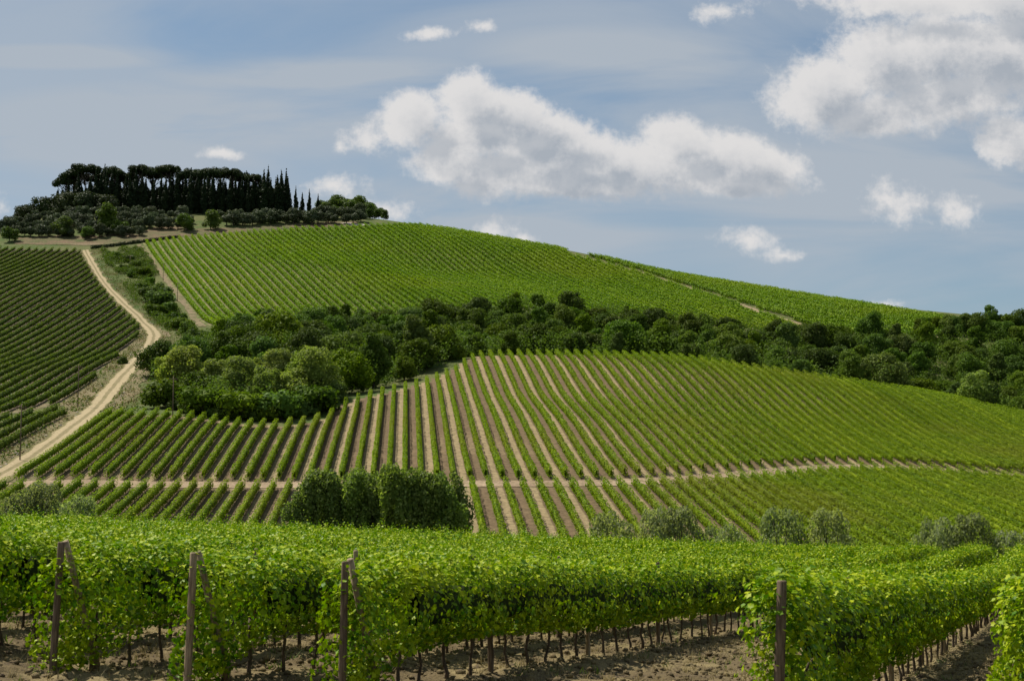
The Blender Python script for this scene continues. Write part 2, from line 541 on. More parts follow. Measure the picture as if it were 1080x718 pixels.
M_GROUND = ground_mat('hill_grass', [(0.098, 0.108, 0.034), (0.060, 0.092, 0.020), (0.130, 0.120, 0.050)])
M_VINE_FRONT = leaf_mat('vine_leaves_front', [(0.085, 0.150, 0.006), (0.155, 0.235, 0.008), (0.240, 0.310, 0.012)], 0.34, 0.06,
                        patch=(0.19, 0.22, 0.02))
M_VINE_UP = leaf_mat('vine_leaves_upper', [(0.085, 0.175, 0.006), (0.150, 0.255, 0.008), (0.225, 0.320, 0.012)], 0.34, 0.06,
                     patch=(0.21, 0.285, 0.012), patch_scale=0.022)
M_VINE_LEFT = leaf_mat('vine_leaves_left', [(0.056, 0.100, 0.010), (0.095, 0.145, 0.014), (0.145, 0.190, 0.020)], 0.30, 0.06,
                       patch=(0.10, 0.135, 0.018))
M_VINE_NEAR = leaf_mat('vine_leaves_near', [(0.048, 0.130, 0.002), (0.170, 0.270, 0.003), (0.370, 0.420, 0.004)], 0.20, 0.12, tcol=(0.9, 1.3, 0.3), patch=(0.31, 0.365, 0.004), patch_scale=0.9, rough=0.5)
M_VINE_CORE = plain_mat('vine_painted_shade', (0.025, 0.040, 0.010), (0.045, 0.065, 0.016), 2.0)  # dark greens that paint the shade deep inside the canopy
M_TRUNK = plain_mat('vine_bark', (0.055, 0.040, 0.028), (0.12, 0.088, 0.060), 9.0, bump=0.6, stretch=(3, 3, 0.6))
M_POST = plain_mat('weathered_post', (0.16, 0.115, 0.07), (0.33, 0.25, 0.16), 6.0, bump=0.5, stretch=(6, 6, 0.5))
M_POST_DARK = plain_mat('dark_post', (0.080, 0.056, 0.036), (0.18, 0.13, 0.085), 6.0, bump=0.5, stretch=(6, 6, 0.5))
M_BARK = plain_mat('tree_bark', (0.05, 0.04, 0.03), (0.11, 0.09, 0.07), 4.0, bump=0.5)

# ------------------------------------------------------------------ ground
def axis_grid(fine, lo, hi, step, far):
    a = [lo]; d = step
    while a[-1] > -far:
        d *= 1.35; a.append(a[-1] - d)
    b = [hi]; d = step
    while b[-1] < far:
        d *= 1.35; b.append(b[-1] + d)
    return np.array(a[::-1] + fine + b[1:])


def draped_grid(xs, ys, dz=0.0, bump=None):
    gx, gy = np.meshgrid(xs, ys)
    z = hz(gx, gy) + dz
    if bump is not None:
        z = z + bump(gx, gy)
    V = np.stack([gx.ravel(), gy.ravel(), z.ravel()], 1)
    nx, ny = len(xs), len(ys)
    i, j = np.meshgrid(np.arange(nx - 1), np.arange(ny - 1))
    a = (j * nx + i).ravel()
    return V, np.stack([a, a + 1, a + nx + 1, a + nx], 1)


xs = axis_grid(list(np.arange(-278, 240, 2.0)), -280, 240, 2.0, 9000)
ys = axis_grid(list(np.arange(-38, 130, 1.5)) + list(np.arange(130, 760, 2.0)), -40, 760, 2.0, 9000)
V, Q = draped_grid(xs, ys, 0.0)
tag(obj('ground', mesh_np('ground', V, None, [M_GROUND], smooth=True, quads=Q)), kind='structure')


# ------------------------------------------------------------------ vineyard layout
class Field:
    def __init__(self, poly, d, spacing, name, q_off=0.0):
        self.poly = poly
        d = np.array(d, float); self.d = d / np.linalg.norm(d)
        self.n = np.array([self.d[1], -self.d[0]])           # to the right of the row direction
        self.s = spacing
        q = poly @ self.n
        self.q0 = math.floor(q.min() / spacing) * spacing + q_off
        self.qs = np.arange(self.q0, q.max(), spacing)
        t = poly @ self.d
        self.t0, self.t1 = t.min(), t.max()

    def spans(self, q, gaps=(), step=1.0, minlen=5.0, wob=0.0):
        t = np.arange(self.t0, self.t1 + step, step)
        p = self.n[None] * q + self.d[None] * t[:, None]
        ok = inside(self.poly, p[:, 0], p[:, 1])
        for g_ in gaps:
            ok &= ~g_(p[:, 0], p[:, 1])
        out, i = [], 0
        while i < len(t):
            if ok[i]:
                j = i
                while j + 1 < len(t) and ok[j + 1]:
                    j += 1
                if (j - i) * step >= minlen:
                    out.append(p[i:j + 1])
                i = j + 1
            else:
                i += 1
        return out


def band(poly, half):
    """predicate: closer than half to a plan polyline"""
    poly = np.asarray(poly)

    def f(x, y):
        p = np.stack([np.ravel(x), np.ravel(y)], 1)
        best = np.full(len(p), 1e9)
        for a, b in zip(poly[:-1], poly[1:]):
            ab = b - a
            t = np.clip(((p - a) @ ab) / (ab @ ab + 1e-9), 0, 1)
            best = np.minimum(best, np.linalg.norm(p - (a + t[:, None] * ab), axis=1))
        return (best < half).reshape(np.shape(x))
    return f


def soil_sheet(field, mat, name, gaps=(), dz=0.05, extra=2.5):
    V, Q, n = [], [], 0
    for q in field.qs:
        for sp in field.spans(q, gaps, 2.0):
            t = sp @ field.d
            tt = np.concatenate([[t[0] - extra], t, [t[-1] + extra]])
            rows = []
            for off in (-0.5, 0, 0.5):
                p = field.n[None] * (q + off * field.s) + field.d[None] * tt[:, None]
                rows.append(np.column_stack([p, hz(p[:, 0], p[:, 1]) + dz]))
            k_ = len(tt)
            V += rows
            for r_ in range(2):
                a = n + r_ * k_ + np.arange(k_ - 1)
                Q.append(np.stack([a, a + k_, a + k_ + 1, a + 1], 1))
            n += 3 * k_
    return tag(obj(name, mesh_np(name, np.concatenate(V), None, [mat], smooth=True, quads=np.concatenate(Q))), kind='structure')


def row_mesh(spans, dens, size, hw=0.36, z0=0.45, z1=1.75, seed=0, tpl=LEAF_Q, trunk=1.3, core=True, mats=None, name='vine_row', ragged=0.12):
    """a trellised row of vines: leaf clumps round a shaded core, trunks below"""
    acc = Acc()
    r = np.random.default_rng(seed)
    for sp in spans:
        z = hz(sp[:, 0], sp[:, 1])
        seg = np.linalg.norm(np.diff(sp, axis=0), axis=1)
        s = np.concatenate([[0], np.cumsum(seg)]); Ltot = s[-1]
        d = (sp[-1] - sp[0]) / np.linalg.norm(sp[-1] - sp[0]); nn = np.array([d[1], -d[0]])
        N = int(Ltot * dens)
        t = r.uniform(-0.15, Ltot + 0.15, N)
        vig = fbm(t / 1.6 + seed * 13.1, np.full(N, seed * 3.3), 3, 2)         # vigour along the row
        keep = r.uniform(size=N) < np.clip(0.55 + 1.1 * (vig - 0.25), 0.25, 1)
        t, vig = t[keep], vig[keep]; N = len(t)
        th = r.uniform(0, 2 * math.pi, N)
        ct, st = np.cos(th), np.sin(th)
        rad = r.uniform(0.7, 1.1, N)
        top = z1 + ragged * 2.2 * (vig - 0.5) + r.normal(0, ragged * 0.6, N)
        mid, hh = (top + z0) / 2, (top - z0) / 2
        w = np.sign(ct) * np.abs(ct) ** 0.6 * hw * rad * (0.75 + 0.6 * vig)
        h = mid + np.sign(st) * np.abs(st) ** 0.6 * hh * rad
        x = np.interp(t, s, sp[:, 0]) + nn[0] * w; y = np.interp(t, s, sp[:, 1]) + nn[1] * w
        x += d[0] * np.where(t < 0, t, np.where(t > Ltot, t - Ltot, 0)); y += d[1] * np.where(t < 0, t, np.where(t > Ltot, t - Ltot, 0))
        C = np.column_stack([x, y, np.interp(t, s, z) + h])
        Nn = np.column_stack([nn[0] * ct, nn[1] * ct, st + 0.5]) + r.normal(0, 0.42, (N, 3))
        S = size * r.uniform(0.7, 1.3, N)
        acc.add(*leaves(C, Nn, S, tpl, r), 0)
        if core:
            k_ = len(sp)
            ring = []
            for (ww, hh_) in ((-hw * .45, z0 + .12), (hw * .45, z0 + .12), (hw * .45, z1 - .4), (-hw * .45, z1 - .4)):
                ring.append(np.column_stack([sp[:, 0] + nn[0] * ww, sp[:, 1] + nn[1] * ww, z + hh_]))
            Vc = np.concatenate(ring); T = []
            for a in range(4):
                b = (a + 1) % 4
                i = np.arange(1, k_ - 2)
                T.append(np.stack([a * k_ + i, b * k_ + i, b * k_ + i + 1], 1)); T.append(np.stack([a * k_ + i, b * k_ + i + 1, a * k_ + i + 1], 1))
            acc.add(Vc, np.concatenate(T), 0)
        if trunk:
            tt = np.arange(0.3, Ltot, trunk) + r.uniform(-.15, .15, len(np.arange(0.3, Ltot, trunk)))
            px = np.interp(tt, s, sp[:, 0]); py = np.interp(tt, s, sp[:, 1]); pz = np.interp(tt, s, z)
            base = np.array([(math.cos(a), math.sin(a)) for a in (0.5, 2.6, 4.7)]) * 0.035
            Vt = []
            for hgt in (-0.05, z0 + 0.25):
                Vt.append(np.stack([px[:, None] + base[None, :, 0], py[:, None] + base[None, :, 1], np.repeat((pz + hgt)[:, None], 3, 1)], 2))
            Vt = np.stack(Vt, 1).reshape(-1, 3)
            one = np.array([t_ for a in range(3) for t_ in ((a, (a + 1) % 3, 3 + (a + 1) % 3), (a, 3 + (a + 1) % 3, 3 + a))])
            acc.add(Vt, (one[None] + (np.arange(len(tt)) * 6)[:, None, None]).reshape(-1, 3), 2)
    return acc.mesh(name, mats)


ORD = ['first', 'second', 'third', 'fourth', 'fifth', 'sixth', 'seventh', 'eighth', 'ninth', 'tenth']

# --- front hill
track_px = [(90, 264), (95, 274), (104, 290), (118, 308), (132, 322), (146, 334), (158, 346), (163, 354), (160, 363), (150, 376), (138, 388),
            (125, 401), (113, 416), (104, 428), (88, 442), (68, 457), (44, 475), (18, 492), (-12, 508)]
TRACK = hits(track_px)
crest_px = [(505, 378), (560, 377), (600, 377), (640, 378), (680, 379), (720, 381), (760, 387), (800, 393), (840, 399), (880, 404), (920, 410), (960, 416),
            (1000, 422), (1040, 433), (1080, 441), (1130, 455)]
front_px = [(14, 506), (60, 477), (88, 455), (113, 438), (150, 439), (190, 440), (240, 447), (290, 451), (330, 446), (352, 433), (368, 426), (395, 418),
            (425, 411), (455, 402), (480, 391)]
P_FRONT = np.concatenate([hits(front_px), hits(crest_px, push=5.0), np.array([(160, 250), (120, 158), (60, 146), (0, 146), (-40, 146), (-92, 158)])])
LANE = hits([(20, 512), (86, 509), (117, 510), (153, 512), (187, 511), (234, 512), (300, 512), (380, 511), (460, 511), (540, 511), (600, 511), (650, 510),
             (700, 507), (760, 503), (810, 499), (850, 495), (900, 493), (950, 494), (1000, 497), (1080, 503), (1140, 510)])
lane_gap = band(LANE, 2.0)
FRONT = Field(P_FRONT, (-0.075, 1.0), 2.1, 'front')
M_SOIL_FRONT = soil_mat('front_field_soil', FRONT.n, FRONT.s, FRONT.q0, (0.245, 0.190, 0.105), (0.138, 0.098, 0.055), (0.12, 0.090, 0.048))
soil_sheet(FRONT, M_SOIL_FRONT, 'front_field_soil')
nq = len(FRONT.qs)
k = 0
for i, q in enumerate(FRONT.qs):
    sp = FRONT.spans(q, [lane_gap])
    if not sp:
        continue
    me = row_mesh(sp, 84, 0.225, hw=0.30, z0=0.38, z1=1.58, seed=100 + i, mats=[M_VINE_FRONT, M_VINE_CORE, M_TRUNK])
    k += 1
    if k <= 10:
        lab = f'{ORD[k - 1]} vine row beside the dirt track on the front hill'; grp = None
    elif sp[0][-1][0] < -22:
        lab = 'vine row running down from the willow clump on the front hill'
    elif sp[0][-1][0] < 14:
        lab = 'vine row with wide bare soil alleys below the rounded crest of the front hill'
    else:
        lab = 'vine row in dense right flank of the front hill below the wood'
    tag(obj('vine_row', me), lab, 'vine row', 'vine rows on the front hill')
print('front rows', k)

# --- upper field
upper_px = [(150, 257), (200, 251), (260, 246), (310, 242), (350, 241), (404, 238.5)]
U_SKY = hits([(440, 241.5), (480, 246), (520, 253), (560, 260.5), (596, 267)], push=14)
LANE2 = hits([(606, 269.5), (640, 278), (680, 289), (740, 308), (800, 329), (860, 349)])
P_UP = np.concatenate([hits(upper_px), U_SKY, LANE2 + np.array([-1.8, -1.5]), hits([(820, 352), (700, 338), (550, 328), (400, 336), (300, 346), (226, 346), (188, 305)])])
UPPER = Field(P_UP, (-0.37, 1.0), 2.8, 'upper')
M_SOIL_UP = soil_mat('upper_field_soil', UPPER.n, UPPER.s, UPPER.q0, (0.185, 0.170, 0.075), (0.125, 0.130, 0.045), (0.10, 0.10, 0.04),
                     grass=(0.085, 0.120, 0.026))
soil_sheet(UPPER, M_SOIL_UP, 'upper_field_soil')
k = 0
for i, q in enumerate(UPPER.qs):
    sp = UPPER.spans(q)
    if not sp:
        continue
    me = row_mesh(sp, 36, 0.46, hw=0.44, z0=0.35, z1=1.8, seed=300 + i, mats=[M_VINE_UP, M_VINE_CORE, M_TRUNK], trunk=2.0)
    k += 1
    if k <= 6:
        lab = f'{ORD[k - 1]} vine row from the grassy strip along the upper field'
    else:
        lab = 'slanting vine row in bright upper field above the wood'
    tag(obj('vine_row', me), lab, 'vine row', 'vine rows in the upper field')
print('upper rows', k)

# --- field right of the upper lane, rows along the lane
dl = LANE2[0] - LANE2[-1]
P_RT = np.concatenate([LANE2[::-1] + np.array([2.2, 2.0]), hits([(640, 276), (700, 289), (760, 299), (830, 311), (900, 322), (960, 333), (1000, 341), (1022, 345)], push=12), hits([(1015, 358), (960, 356), (900, 354)])])
RIGHT = Field(P_RT, dl, 2.8, 'right')
soil_sheet(RIGHT, soil_mat('right_field_soil', RIGHT.n, RIGHT.s, RIGHT.q0, (0.185, 0.170, 0.075), (0.125, 0.130, 0.045), (0.10, 0.10, 0.04), grass=(0.085, 0.120, 0.026)), 'right_field_soil')
k = 0
for i, q in enumerate(RIGHT.qs):
    sp = RIGHT.spans(q)
    if not sp:
        continue
    me = row_mesh(sp, 30, 0.48, hw=0.42, z0=0.35, z1=1.8, seed=500 + i, mats=[M_VINE_UP, M_VINE_CORE, M_TRUNK], trunk=2.0)
    k += 1
    lab = 'vine row edging the bare lane below the skyline' if k == 1 else 'vine row in narrow field between the lane and skyline'
    tag(obj('vine_row', me), lab, 'vine row', 'vine rows under the skyline')
print('right rows', k)

# --- left field
P_L = np.concatenate([hits([(84, 265), (93, 284), (107, 304), (124, 324), (142, 340), (151, 349), (118, 382), (100, 400), (64, 426), (30, 434), (0, 438), (-40, 440)]),
                      np.array([(-255, 300), (-262, 590)]), hits([(-60, 263), (0, 263)])])
P_L2 = np.concatenate([hits([(72, 432), (70, 440), (44, 460), (10, 482), (-30, 505)]), np.array([(-190, 200), (-200, 265)]), hits([(-30, 447), (0, 444), (30, 440)])])
LEFT = Field(P_L, (-0.08, 1.0), 3.1, 'left')
LEFT2 = Field(P_L2, (-0.08, 1.0), 2.9, 'left lower')
M_SOIL_L = soil_mat('left_field_soil', LEFT.n, LEFT.s, LEFT.q0, (0.19, 0.15, 0.085), (0.12, 0.10, 0.055), (0.10, 0.075, 0.05), alt=False, grass=(0.075, 0.085, 0.032))
soil_sheet(LEFT, M_SOIL_L, 'left_field_soil')
soil_sheet(LEFT2, M_SOIL_L, 'lower_left_field_soil')
for f, nm, zone in ((LEFT, 0, 'left hillside field'), (LEFT2, 1, 'small field below the left hillside field')):
    k = 0
    for i, q in enumerate(f.qs[::-1]):
        sp = f.spans(q)
        if not sp:
            continue
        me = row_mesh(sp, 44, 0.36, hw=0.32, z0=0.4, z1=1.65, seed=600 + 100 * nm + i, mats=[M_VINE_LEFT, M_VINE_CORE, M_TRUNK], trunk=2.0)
        k += 1
        lab = f'{ORD[k - 1]} vine row from the dirt track in {zone}' if k <= 6 else f'vine row away from the dirt track in {zone}'
        tag(obj('vine_row', me), lab, 'vine row', 'vine rows on the left hill')
    print('left rows', k)

# ------------------------------------------------------------------ dirt track and lanes
def ribbon(name, line, half, mat, dz=0.1, n_across=6, step=1.5, jag=0.0, seed=0):
    line = np.asarray(line)
    seg = np.concatenate([[0], np.cumsum(np.linalg.norm(np.diff(line, axis=0), axis=1))])
    t = np.arange(0, seg[-1], step)
    # smooth the polyline
    px_ = np.interp(t, seg, line[:, 0]); py_ = np.interp(t, seg, line[:, 1])
    ker = np.hanning(13); ker /= ker.sum()
    pad = lambda a: np.convolve(np.pad(a, 6, mode='reflect', reflect_type='odd'), ker, 'valid')
    px_, py_ = pad(px_), pad(py_)
    tx, ty = np.gradient(px_), np.gradient(py_); ln = np.hypot(tx, ty); tx, ty = tx / ln, ty / ln
    hw = np.interp(t, np.linspace(0, seg[-1], len(half)), half) if np.ndim(half) else np.full(len(t), half)
    V, UV = [], []
    for a in np.linspace(-1, 1, n_across):
        w_ = a * (hw + jag * (vnoise(t / 4.0, np.full(len(t), 3.0 if a > 0 else 9.0), seed) - 0.5) * abs(a))
        x = px_ + ty * w_; y = py_ - tx * w_
        V.append(np.column_stack([x, y, hz(x, y) + dz])); UV.append(np.column_stack([np.full(len(t), a), t]))
    k_ = len(t); V = np.concatenate(V); UV = np.concatenate(UV)
    Q = []
    for r_ in range(n_across - 1):
        a = r_ * k_ + np.arange(k_ - 1)
        Q.append(np.stack([a, a + k_, a + k_ + 1, a + 1], 1))
    Q = np.concatenate(Q)
    me = mesh_np(name, V, None, [mat], smooth=True, quads=Q)
    at = me.attributes.new('across', 'FLOAT_VECTOR', 'POINT')
    at.data.foreach_set('vector', np.column_stack([UV, np.zeros(len(UV))]).astype(np.float32).ravel())
    return tag(obj(name, me), kind='structure')


def track_mat(name, rut, mid, verge):
    m, g, out = new_mat(name)
    geo = g.n.new('ShaderNodeNewGeometry'); vec = geo.outputs['Position']
    at = g.n.new('ShaderNodeAttribute'); at.attribute_name = 'across'
    s = g.n.new('ShaderNodeSeparateXYZ'); g.l.new(at.outputs['Vector'], s.inputs[0])
    a = g.m('ABSOLUTE', g.m('ADD', s.outputs[0], g.m('MULTIPLY', g.m('SUBTRACT', g.noise(vec, 0.3, 3), 0.5), 0.35)))
    n1 = g.noise(vec, 0.5, 5, 0.65); n2 = g.noise(vec, 3.0, 5, 0.65)
    inr = g.m('MULTIPLY', g.ramp(a, 0.12, 0.26), g.ramp(a, 0.62, 0.86, 1, 0))
    col = g.mix(g.ramp(a, 0.55, 0.95), c4(mid), c4(verge))
    col = g.mix(g.ramp(n1, 0.5, 0.7, 0, 0.6), col, c4(verge))
    col = g.mix(g.m('MULTIPLY', inr, g.ramp(n1, 0.25, 0.5, 0.6, 1)), col, c4(rut))
    col = g.mix(1.0, col, g.mix(g.ramp(n2, 0.25, 0.75), (0.75, 0.75, 0.75, 1), (1.2, 1.2, 1.2, 1)), 'MULTIPLY')
    p = g.n.new('ShaderNodeBsdfPrincipled'); g.l.new(col, p.inputs['Base Color']); p.inputs['Roughness'].default_value = 0.95
    p.inputs['Specular IOR Level'].default_value = 0.1
    g.l.new(p.outputs[0], out.inputs[0])
    return m


M_TRACK = track_mat('track_earth', (0.33, 0.265, 0.155), (0.20, 0.165, 0.085), (0.13, 0.12, 0.045))
M_VERGE = ground_mat('track_verge', [(0.20, 0.155, 0.090), (0.145, 0.125, 0.060), (0.085, 0.095, 0.030)])
ribbon('track_verge', TRACK + np.array([-1.0, 0]), [2.2, 2.6, 2.8, 3.4, 5, 6.5, 6.5, 5.5], M_VERGE, 0.09, 9, jag=3.0)
ribbon('dirt_track', TRACK, [1.5, 1.5, 1.6, 1.8, 2.3, 2.3, 2.1, 2.0], M_TRACK, 0.16, 9, jag=1.2)
M_LANE = ground_mat('lane_earth', [(0.30, 0.225, 0.145), (0.24, 0.175, 0.11), (0.18, 0.145, 0.07)])
ribbon('field_lane', LANE, 2.1, M_LANE, 0.12, 4)
ribbon('upper_lane', LANE2, 1.9, M_LANE, 0.12, 4)
ribbon('field_edge_path', hits([(146, 258), (156, 270), (170, 288), (188, 312), (204, 332), (214, 345)]), 1.0, M_VERGE, 0.13, 4, jag=1.2)

# ------------------------------------------------------------------ trees
def ico():
    p = (1 + 5 ** .5) / 2
    v = np.array([(-1, p, 0), (1, p, 0), (-1, -p, 0), (1, -p, 0), (0, -1, p), (0, 1, p), (0, -1, -p), (0, 1, -p), (p, 0, -1), (p, 0, 1), (-p, 0, -1), (-p, 0, 1)], float)
    v /= np.linalg.norm(v[0])
    t = np.array([(0, 11, 5), (0, 5, 1), (0, 1, 7), (0, 7, 10), (0, 10, 11), (1, 5, 9), (5, 11, 4), (11, 10, 2), (10, 7, 6), (7, 1, 8),
                  (3, 9, 4), (3, 4, 2), (3, 2, 6), (3, 6, 8), (3, 8, 9), (4, 9, 5), (2, 4, 11), (6, 2, 10), (8, 6, 7), (9, 8, 1)])
    return v, t


ICO = ico()


def crown_mesh(name, seed, lobes, size, n, mat, core=0.66, tpl=LEAF_M, up=0.35, spread=0.14, mess=0.55, rise=0.0):
    r = np.random.default_rng(seed)
    Lb = np.array(lobes, float)
    a = (Lb[:, 3] * Lb[:, 4] + Lb[:, 3] * Lb[:, 5] + Lb[:, 4] * Lb[:, 5])
    idx = r.choice(len(Lb), int(n * 1.9), p=a / a.sum())
    d = r.normal(size=(len(idx), 3)); d /= np.linalg.norm(d, axis=1, keepdims=True)
    rad = 1.02 - np.abs(r.normal(0, spread, len(idx))) + r.normal(0, 0.05, len(idx))
    C = Lb[idx, :3] + d * Lb[idx, 3:] * rad[:, None]
    ok = np.ones(len(C), bool)
    for j in range(len(Lb)):
        q = np.linalg.norm((C - Lb[j, :3]) / Lb[j, 3:], axis=1)
        ok &= (q > 0.74) | (idx == j)
    ok &= C[:, 2] > 0.05
    C, d, idx = C[ok][:n], d[ok][:n], idx[ok][:n]
    N = d / Lb[idx, 3:]; N /= np.linalg.norm(N, axis=1, keepdims=True)
    N = N + r.normal(0, mess, N.shape); N[:, 2] += up
    acc = Acc()
    acc.add(*leaves(C, N, size * r.uniform(0.65, 1.35, len(C)), tpl, r, down=-rise), 0)
    if core:
        for lb in Lb:
            v = ICO[0] * lb[3:] * core * r.uniform(0.85, 1.1, (12, 1)) + lb[:3]
            acc.add(v, ICO[1], 0)
    return acc.mesh(name, [mat])


def trunk_mesh(name, seed, h, rad, limbs, mat):
    r = np.random.default_rng(seed)
    acc = Acc()
    lean = r.normal(0, 0.03, 2) * h
    acc.add(*tube([(0, 0, -0.6), (0, 0, 0.2), (lean[0] * .4, lean[1] * .4, h * .5), (lean[0], lean[1], h)], [rad * 1.5, rad * 1.1, rad * .8, rad * .35], 7))
    for (x, y, z, f) in limbs:
        b = Vector((lean[0] * f, lean[1] * f, h * f))
        e = Vector((x, y, z)); m_ = b.lerp(e, .5) + Vector((0, 0, -0.12 * (e - b).length))
        acc.add(*tube([b, m_, e], [rad * .5, rad * .36, rad * .12], 5))
    return acc.mesh(name, [mat], smooth=True)


def spawn(kind, proto, x, y, s, label, cat, group, rz=None, sz=None, dz=-0.1):
    z = float(hz(x, y)) + dz
    o = empty(kind, (x, y, z), label, cat, group, random.uniform(0, 6.28) if rz is None else rz)
    o.scale = (s, s, sz or s)
    c = obj('crown', proto[0], o)
    t = obj('trunk', proto[1], o)
    return o


def round_proto(tag_, seed, h, w, mat, size=0.45, n=2400, nl=13, base=0.8, trunk=0.22, core=0.66, lob=(0.34, 0.52), mess=0.55):
    r = np.random.default_rng(seed)
    lobes = [(0, 0, base + (h - base) * .5, w * .62, w * .62, (h - base) * .42)]
    for i in range(nl):
        a = r.uniform(0, 6.283); f = r.uniform(0.12, 0.98)
        prof = math.sin(math.pi * min(0.96, 0.22 + 0.72 * f)) ** 0.7
        rr = w * r.uniform(0.45, 0.78) * prof
        lr = w * r.uniform(*lob) * (0.75 + .35 * prof)
        z = min(base + (h - base) * f, h - lr * .7); z = max(z, base + lr * .45)
        lobes.append((rr * math.cos(a), rr * math.sin(a), z, lr, lr, lr * r.uniform(.75, 1.0)))
    cm = crown_mesh(tag_ + '_crown', seed, lobes, size, n, mat, core=core, mess=mess)
    tm = trunk_mesh(tag_ + '_trunk', seed, h * .6, trunk, [(l[0] * .8, l[1] * .8, l[2], r.uniform(.25, .6)) for l in lobes[1:7]], M_BARK)
    return cm, tm


M_WOOD = leaf_mat('wood_leaves', [(0.048, 0.090, 0.008), (0.082, 0.138, 0.013), (0.125, 0.185, 0.020)], 0.30, 0.04, per_obj=0.65)
M_DOAK = leaf_mat('oak_leaves', [(0.036, 0.064, 0.008), (0.062, 0.098, 0.012), (0.096, 0.138, 0.018)], 0.24, 0.04, per_obj=0.55)
M_WILLOW = leaf_mat('willow_leaves', [(0.145, 0.195, 0.038), (0.215, 0.275, 0.056), (0.290, 0.340, 0.085)], 0.42, 0.05, per_obj=0.5)
M_OLIVE = leaf_mat('olive_leaves', [(0.040, 0.058, 0.024), (0.068, 0.088, 0.040), (0.105, 0.125, 0.066)], 0.2, 0.08, per_obj=0.5, tcol=(1.1, 1.2, .8))
M_SHRUB = leaf_mat('valley_shrub_leaves', [(0.145, 0.185, 0.072), (0.205, 0.245, 0.108), (0.275, 0.310, 0.150)], 0.48, 0.06, per_obj=0.7)
M_CYP = leaf_mat('cypress_leaves', [(0.010, 0.018, 0.008), (0.018, 0.030, 0.012), (0.030, 0.045, 0.017)], 0.08, 0.05, per_obj=0.4)
M_PINE = leaf_mat('pine_needles', [(0.018, 0.032, 0.010), (0.032, 0.052, 0.015), (0.050, 0.074, 0.020)], 0.12, 0.05, per_obj=0.4)
M_OAK = leaf_mat('holm_oak_leaves', [(0.022, 0.034, 0.012), (0.038, 0.054, 0.018), (0.058, 0.076, 0.026)], 0.15, 0.06, per_obj=0.5)
M_BRIGHT = leaf_mat('bright_tree_leaves', [(0.040, 0.076, 0.012), (0.070, 0.118, 0.018), (0.110, 0.160, 0.026)], 0.35, 0.08, per_obj=0.4)
M_POPLAR = leaf_mat('poplar_leaves', [(0.080, 0.130, 0.022), (0.140, 0.205, 0.040), (0.250, 0.310, 0.085)], 0.46, 0.12, per_obj=0.35)
M_TWIG = plain_mat('grey_twigs', (0.11, 0.095, 0.085), (0.20, 0.18, 0.16), 3.0)

WOOD = [round_proto('wood_tree', 20 + i, h, w, M_WOOD, 0.36, 4200, nl=24, base=0.4, lob=(.18, .42), core=.55, mess=.75) for i, (h, w) in enumerate([(7.0, 4.8), (8.2, 4.6), (6.4, 5.2), (9.0, 4.6), (5.8, 4.4), (7.4, 5.6), (9.6, 3.4), (8.4, 3.6)])]
DARKOAK = [round_proto('oak_tree', 30 + i, h, w, M_DOAK, 0.36, 4200, nl=24, base=0.5, lob=(.18, .42), core=.55, mess=.75) for i, (h, w) in enumerate([(7.4, 5.0), (8.4, 4.8), (6.6, 4.8)])]
WILLOW = [round_proto('willow', 40 + i, h, w, M_WILLOW, 0.30, 5000, nl=26, base=0.4, lob=(.16, .36), core=.5, mess=.8) for i, (h, w) in enumerate([(8.0, 4.2), (9.0, 4.6), (7.0, 3.8)])]
OLIVE = [round_proto('olive', 50 + i, h, w, M_OLIVE, 0.40, 1100, nl=9, base=0.9, core=0.55) for i, (h, w) in enumerate([(4.8, 2.8), (5.4, 3.0), (4.2, 2.6)])]
SHRUB = [round_proto('valley_shrub', 60 + i, h, w, M_SHRUB, 0.19, 4600, nl=26, base=0.05, core=0.25, lob=(.14, .34), mess=.9) for i, (h, w) in enumerate([(4.6, 3.2), (5.2, 3.0), (3.8, 3.2)])]
BUSH = [round_proto('scrub_bush', 70 + i, h, w, M_WOOD, 0.42, 900, nl=8, base=0.1) for i, (h, w) in enumerate([(3.4, 2.6), (4.2, 3.0), (2.6, 2.6)])]
OAK = [round_proto('holm_oak', 80 + i, h, w, M_OAK, 0.6, 1500, nl=12, base=0.4) for i, (h, w) in enumerate([(9.5, 5.6), (8.5, 5.0)])]
BRIGHT = [round_proto('round_tree', 90 + i, h, w, M_BRIGHT, 0.55, 1700, nl=12, base=1.3) for i, (h, w) in enumerate([(9.5, 5.0), (8.0, 4.4), (11.0, 4.2)])]


def cypress_proto(seed, h, w):
    r = np.random.default_rng(seed)
    lobes = []
    for i in range(15):
        f = i / 14
        rr = w * (0.55 + 0.45 * math.sin(math.pi * min(1, f * 1.15 + .12))) * (1 - f ** 3.2 * .86)
        lobes.append((r.normal(0, .16) * rr, r.normal(0, .16) * rr, 0.8 + (h - 1.3) * f, rr * r.uniform(.85, 1.1), rr * r.uniform(.85, 1.1), h * .075))
    return crown_mesh('cypress_crown', seed, lobes, 0.55, 1300, M_CYP, core=.8, up=0.2, spread=.1, rise=0.8), trunk_mesh('cypress_trunk', seed, h * .5, .25, [], M_BARK)


CYP = [cypress_proto(110 + i, h, w) for i, (h, w) in enumerate([(17, 1.9), (19, 2.1), (15, 1.7), (18, 1.5)])]


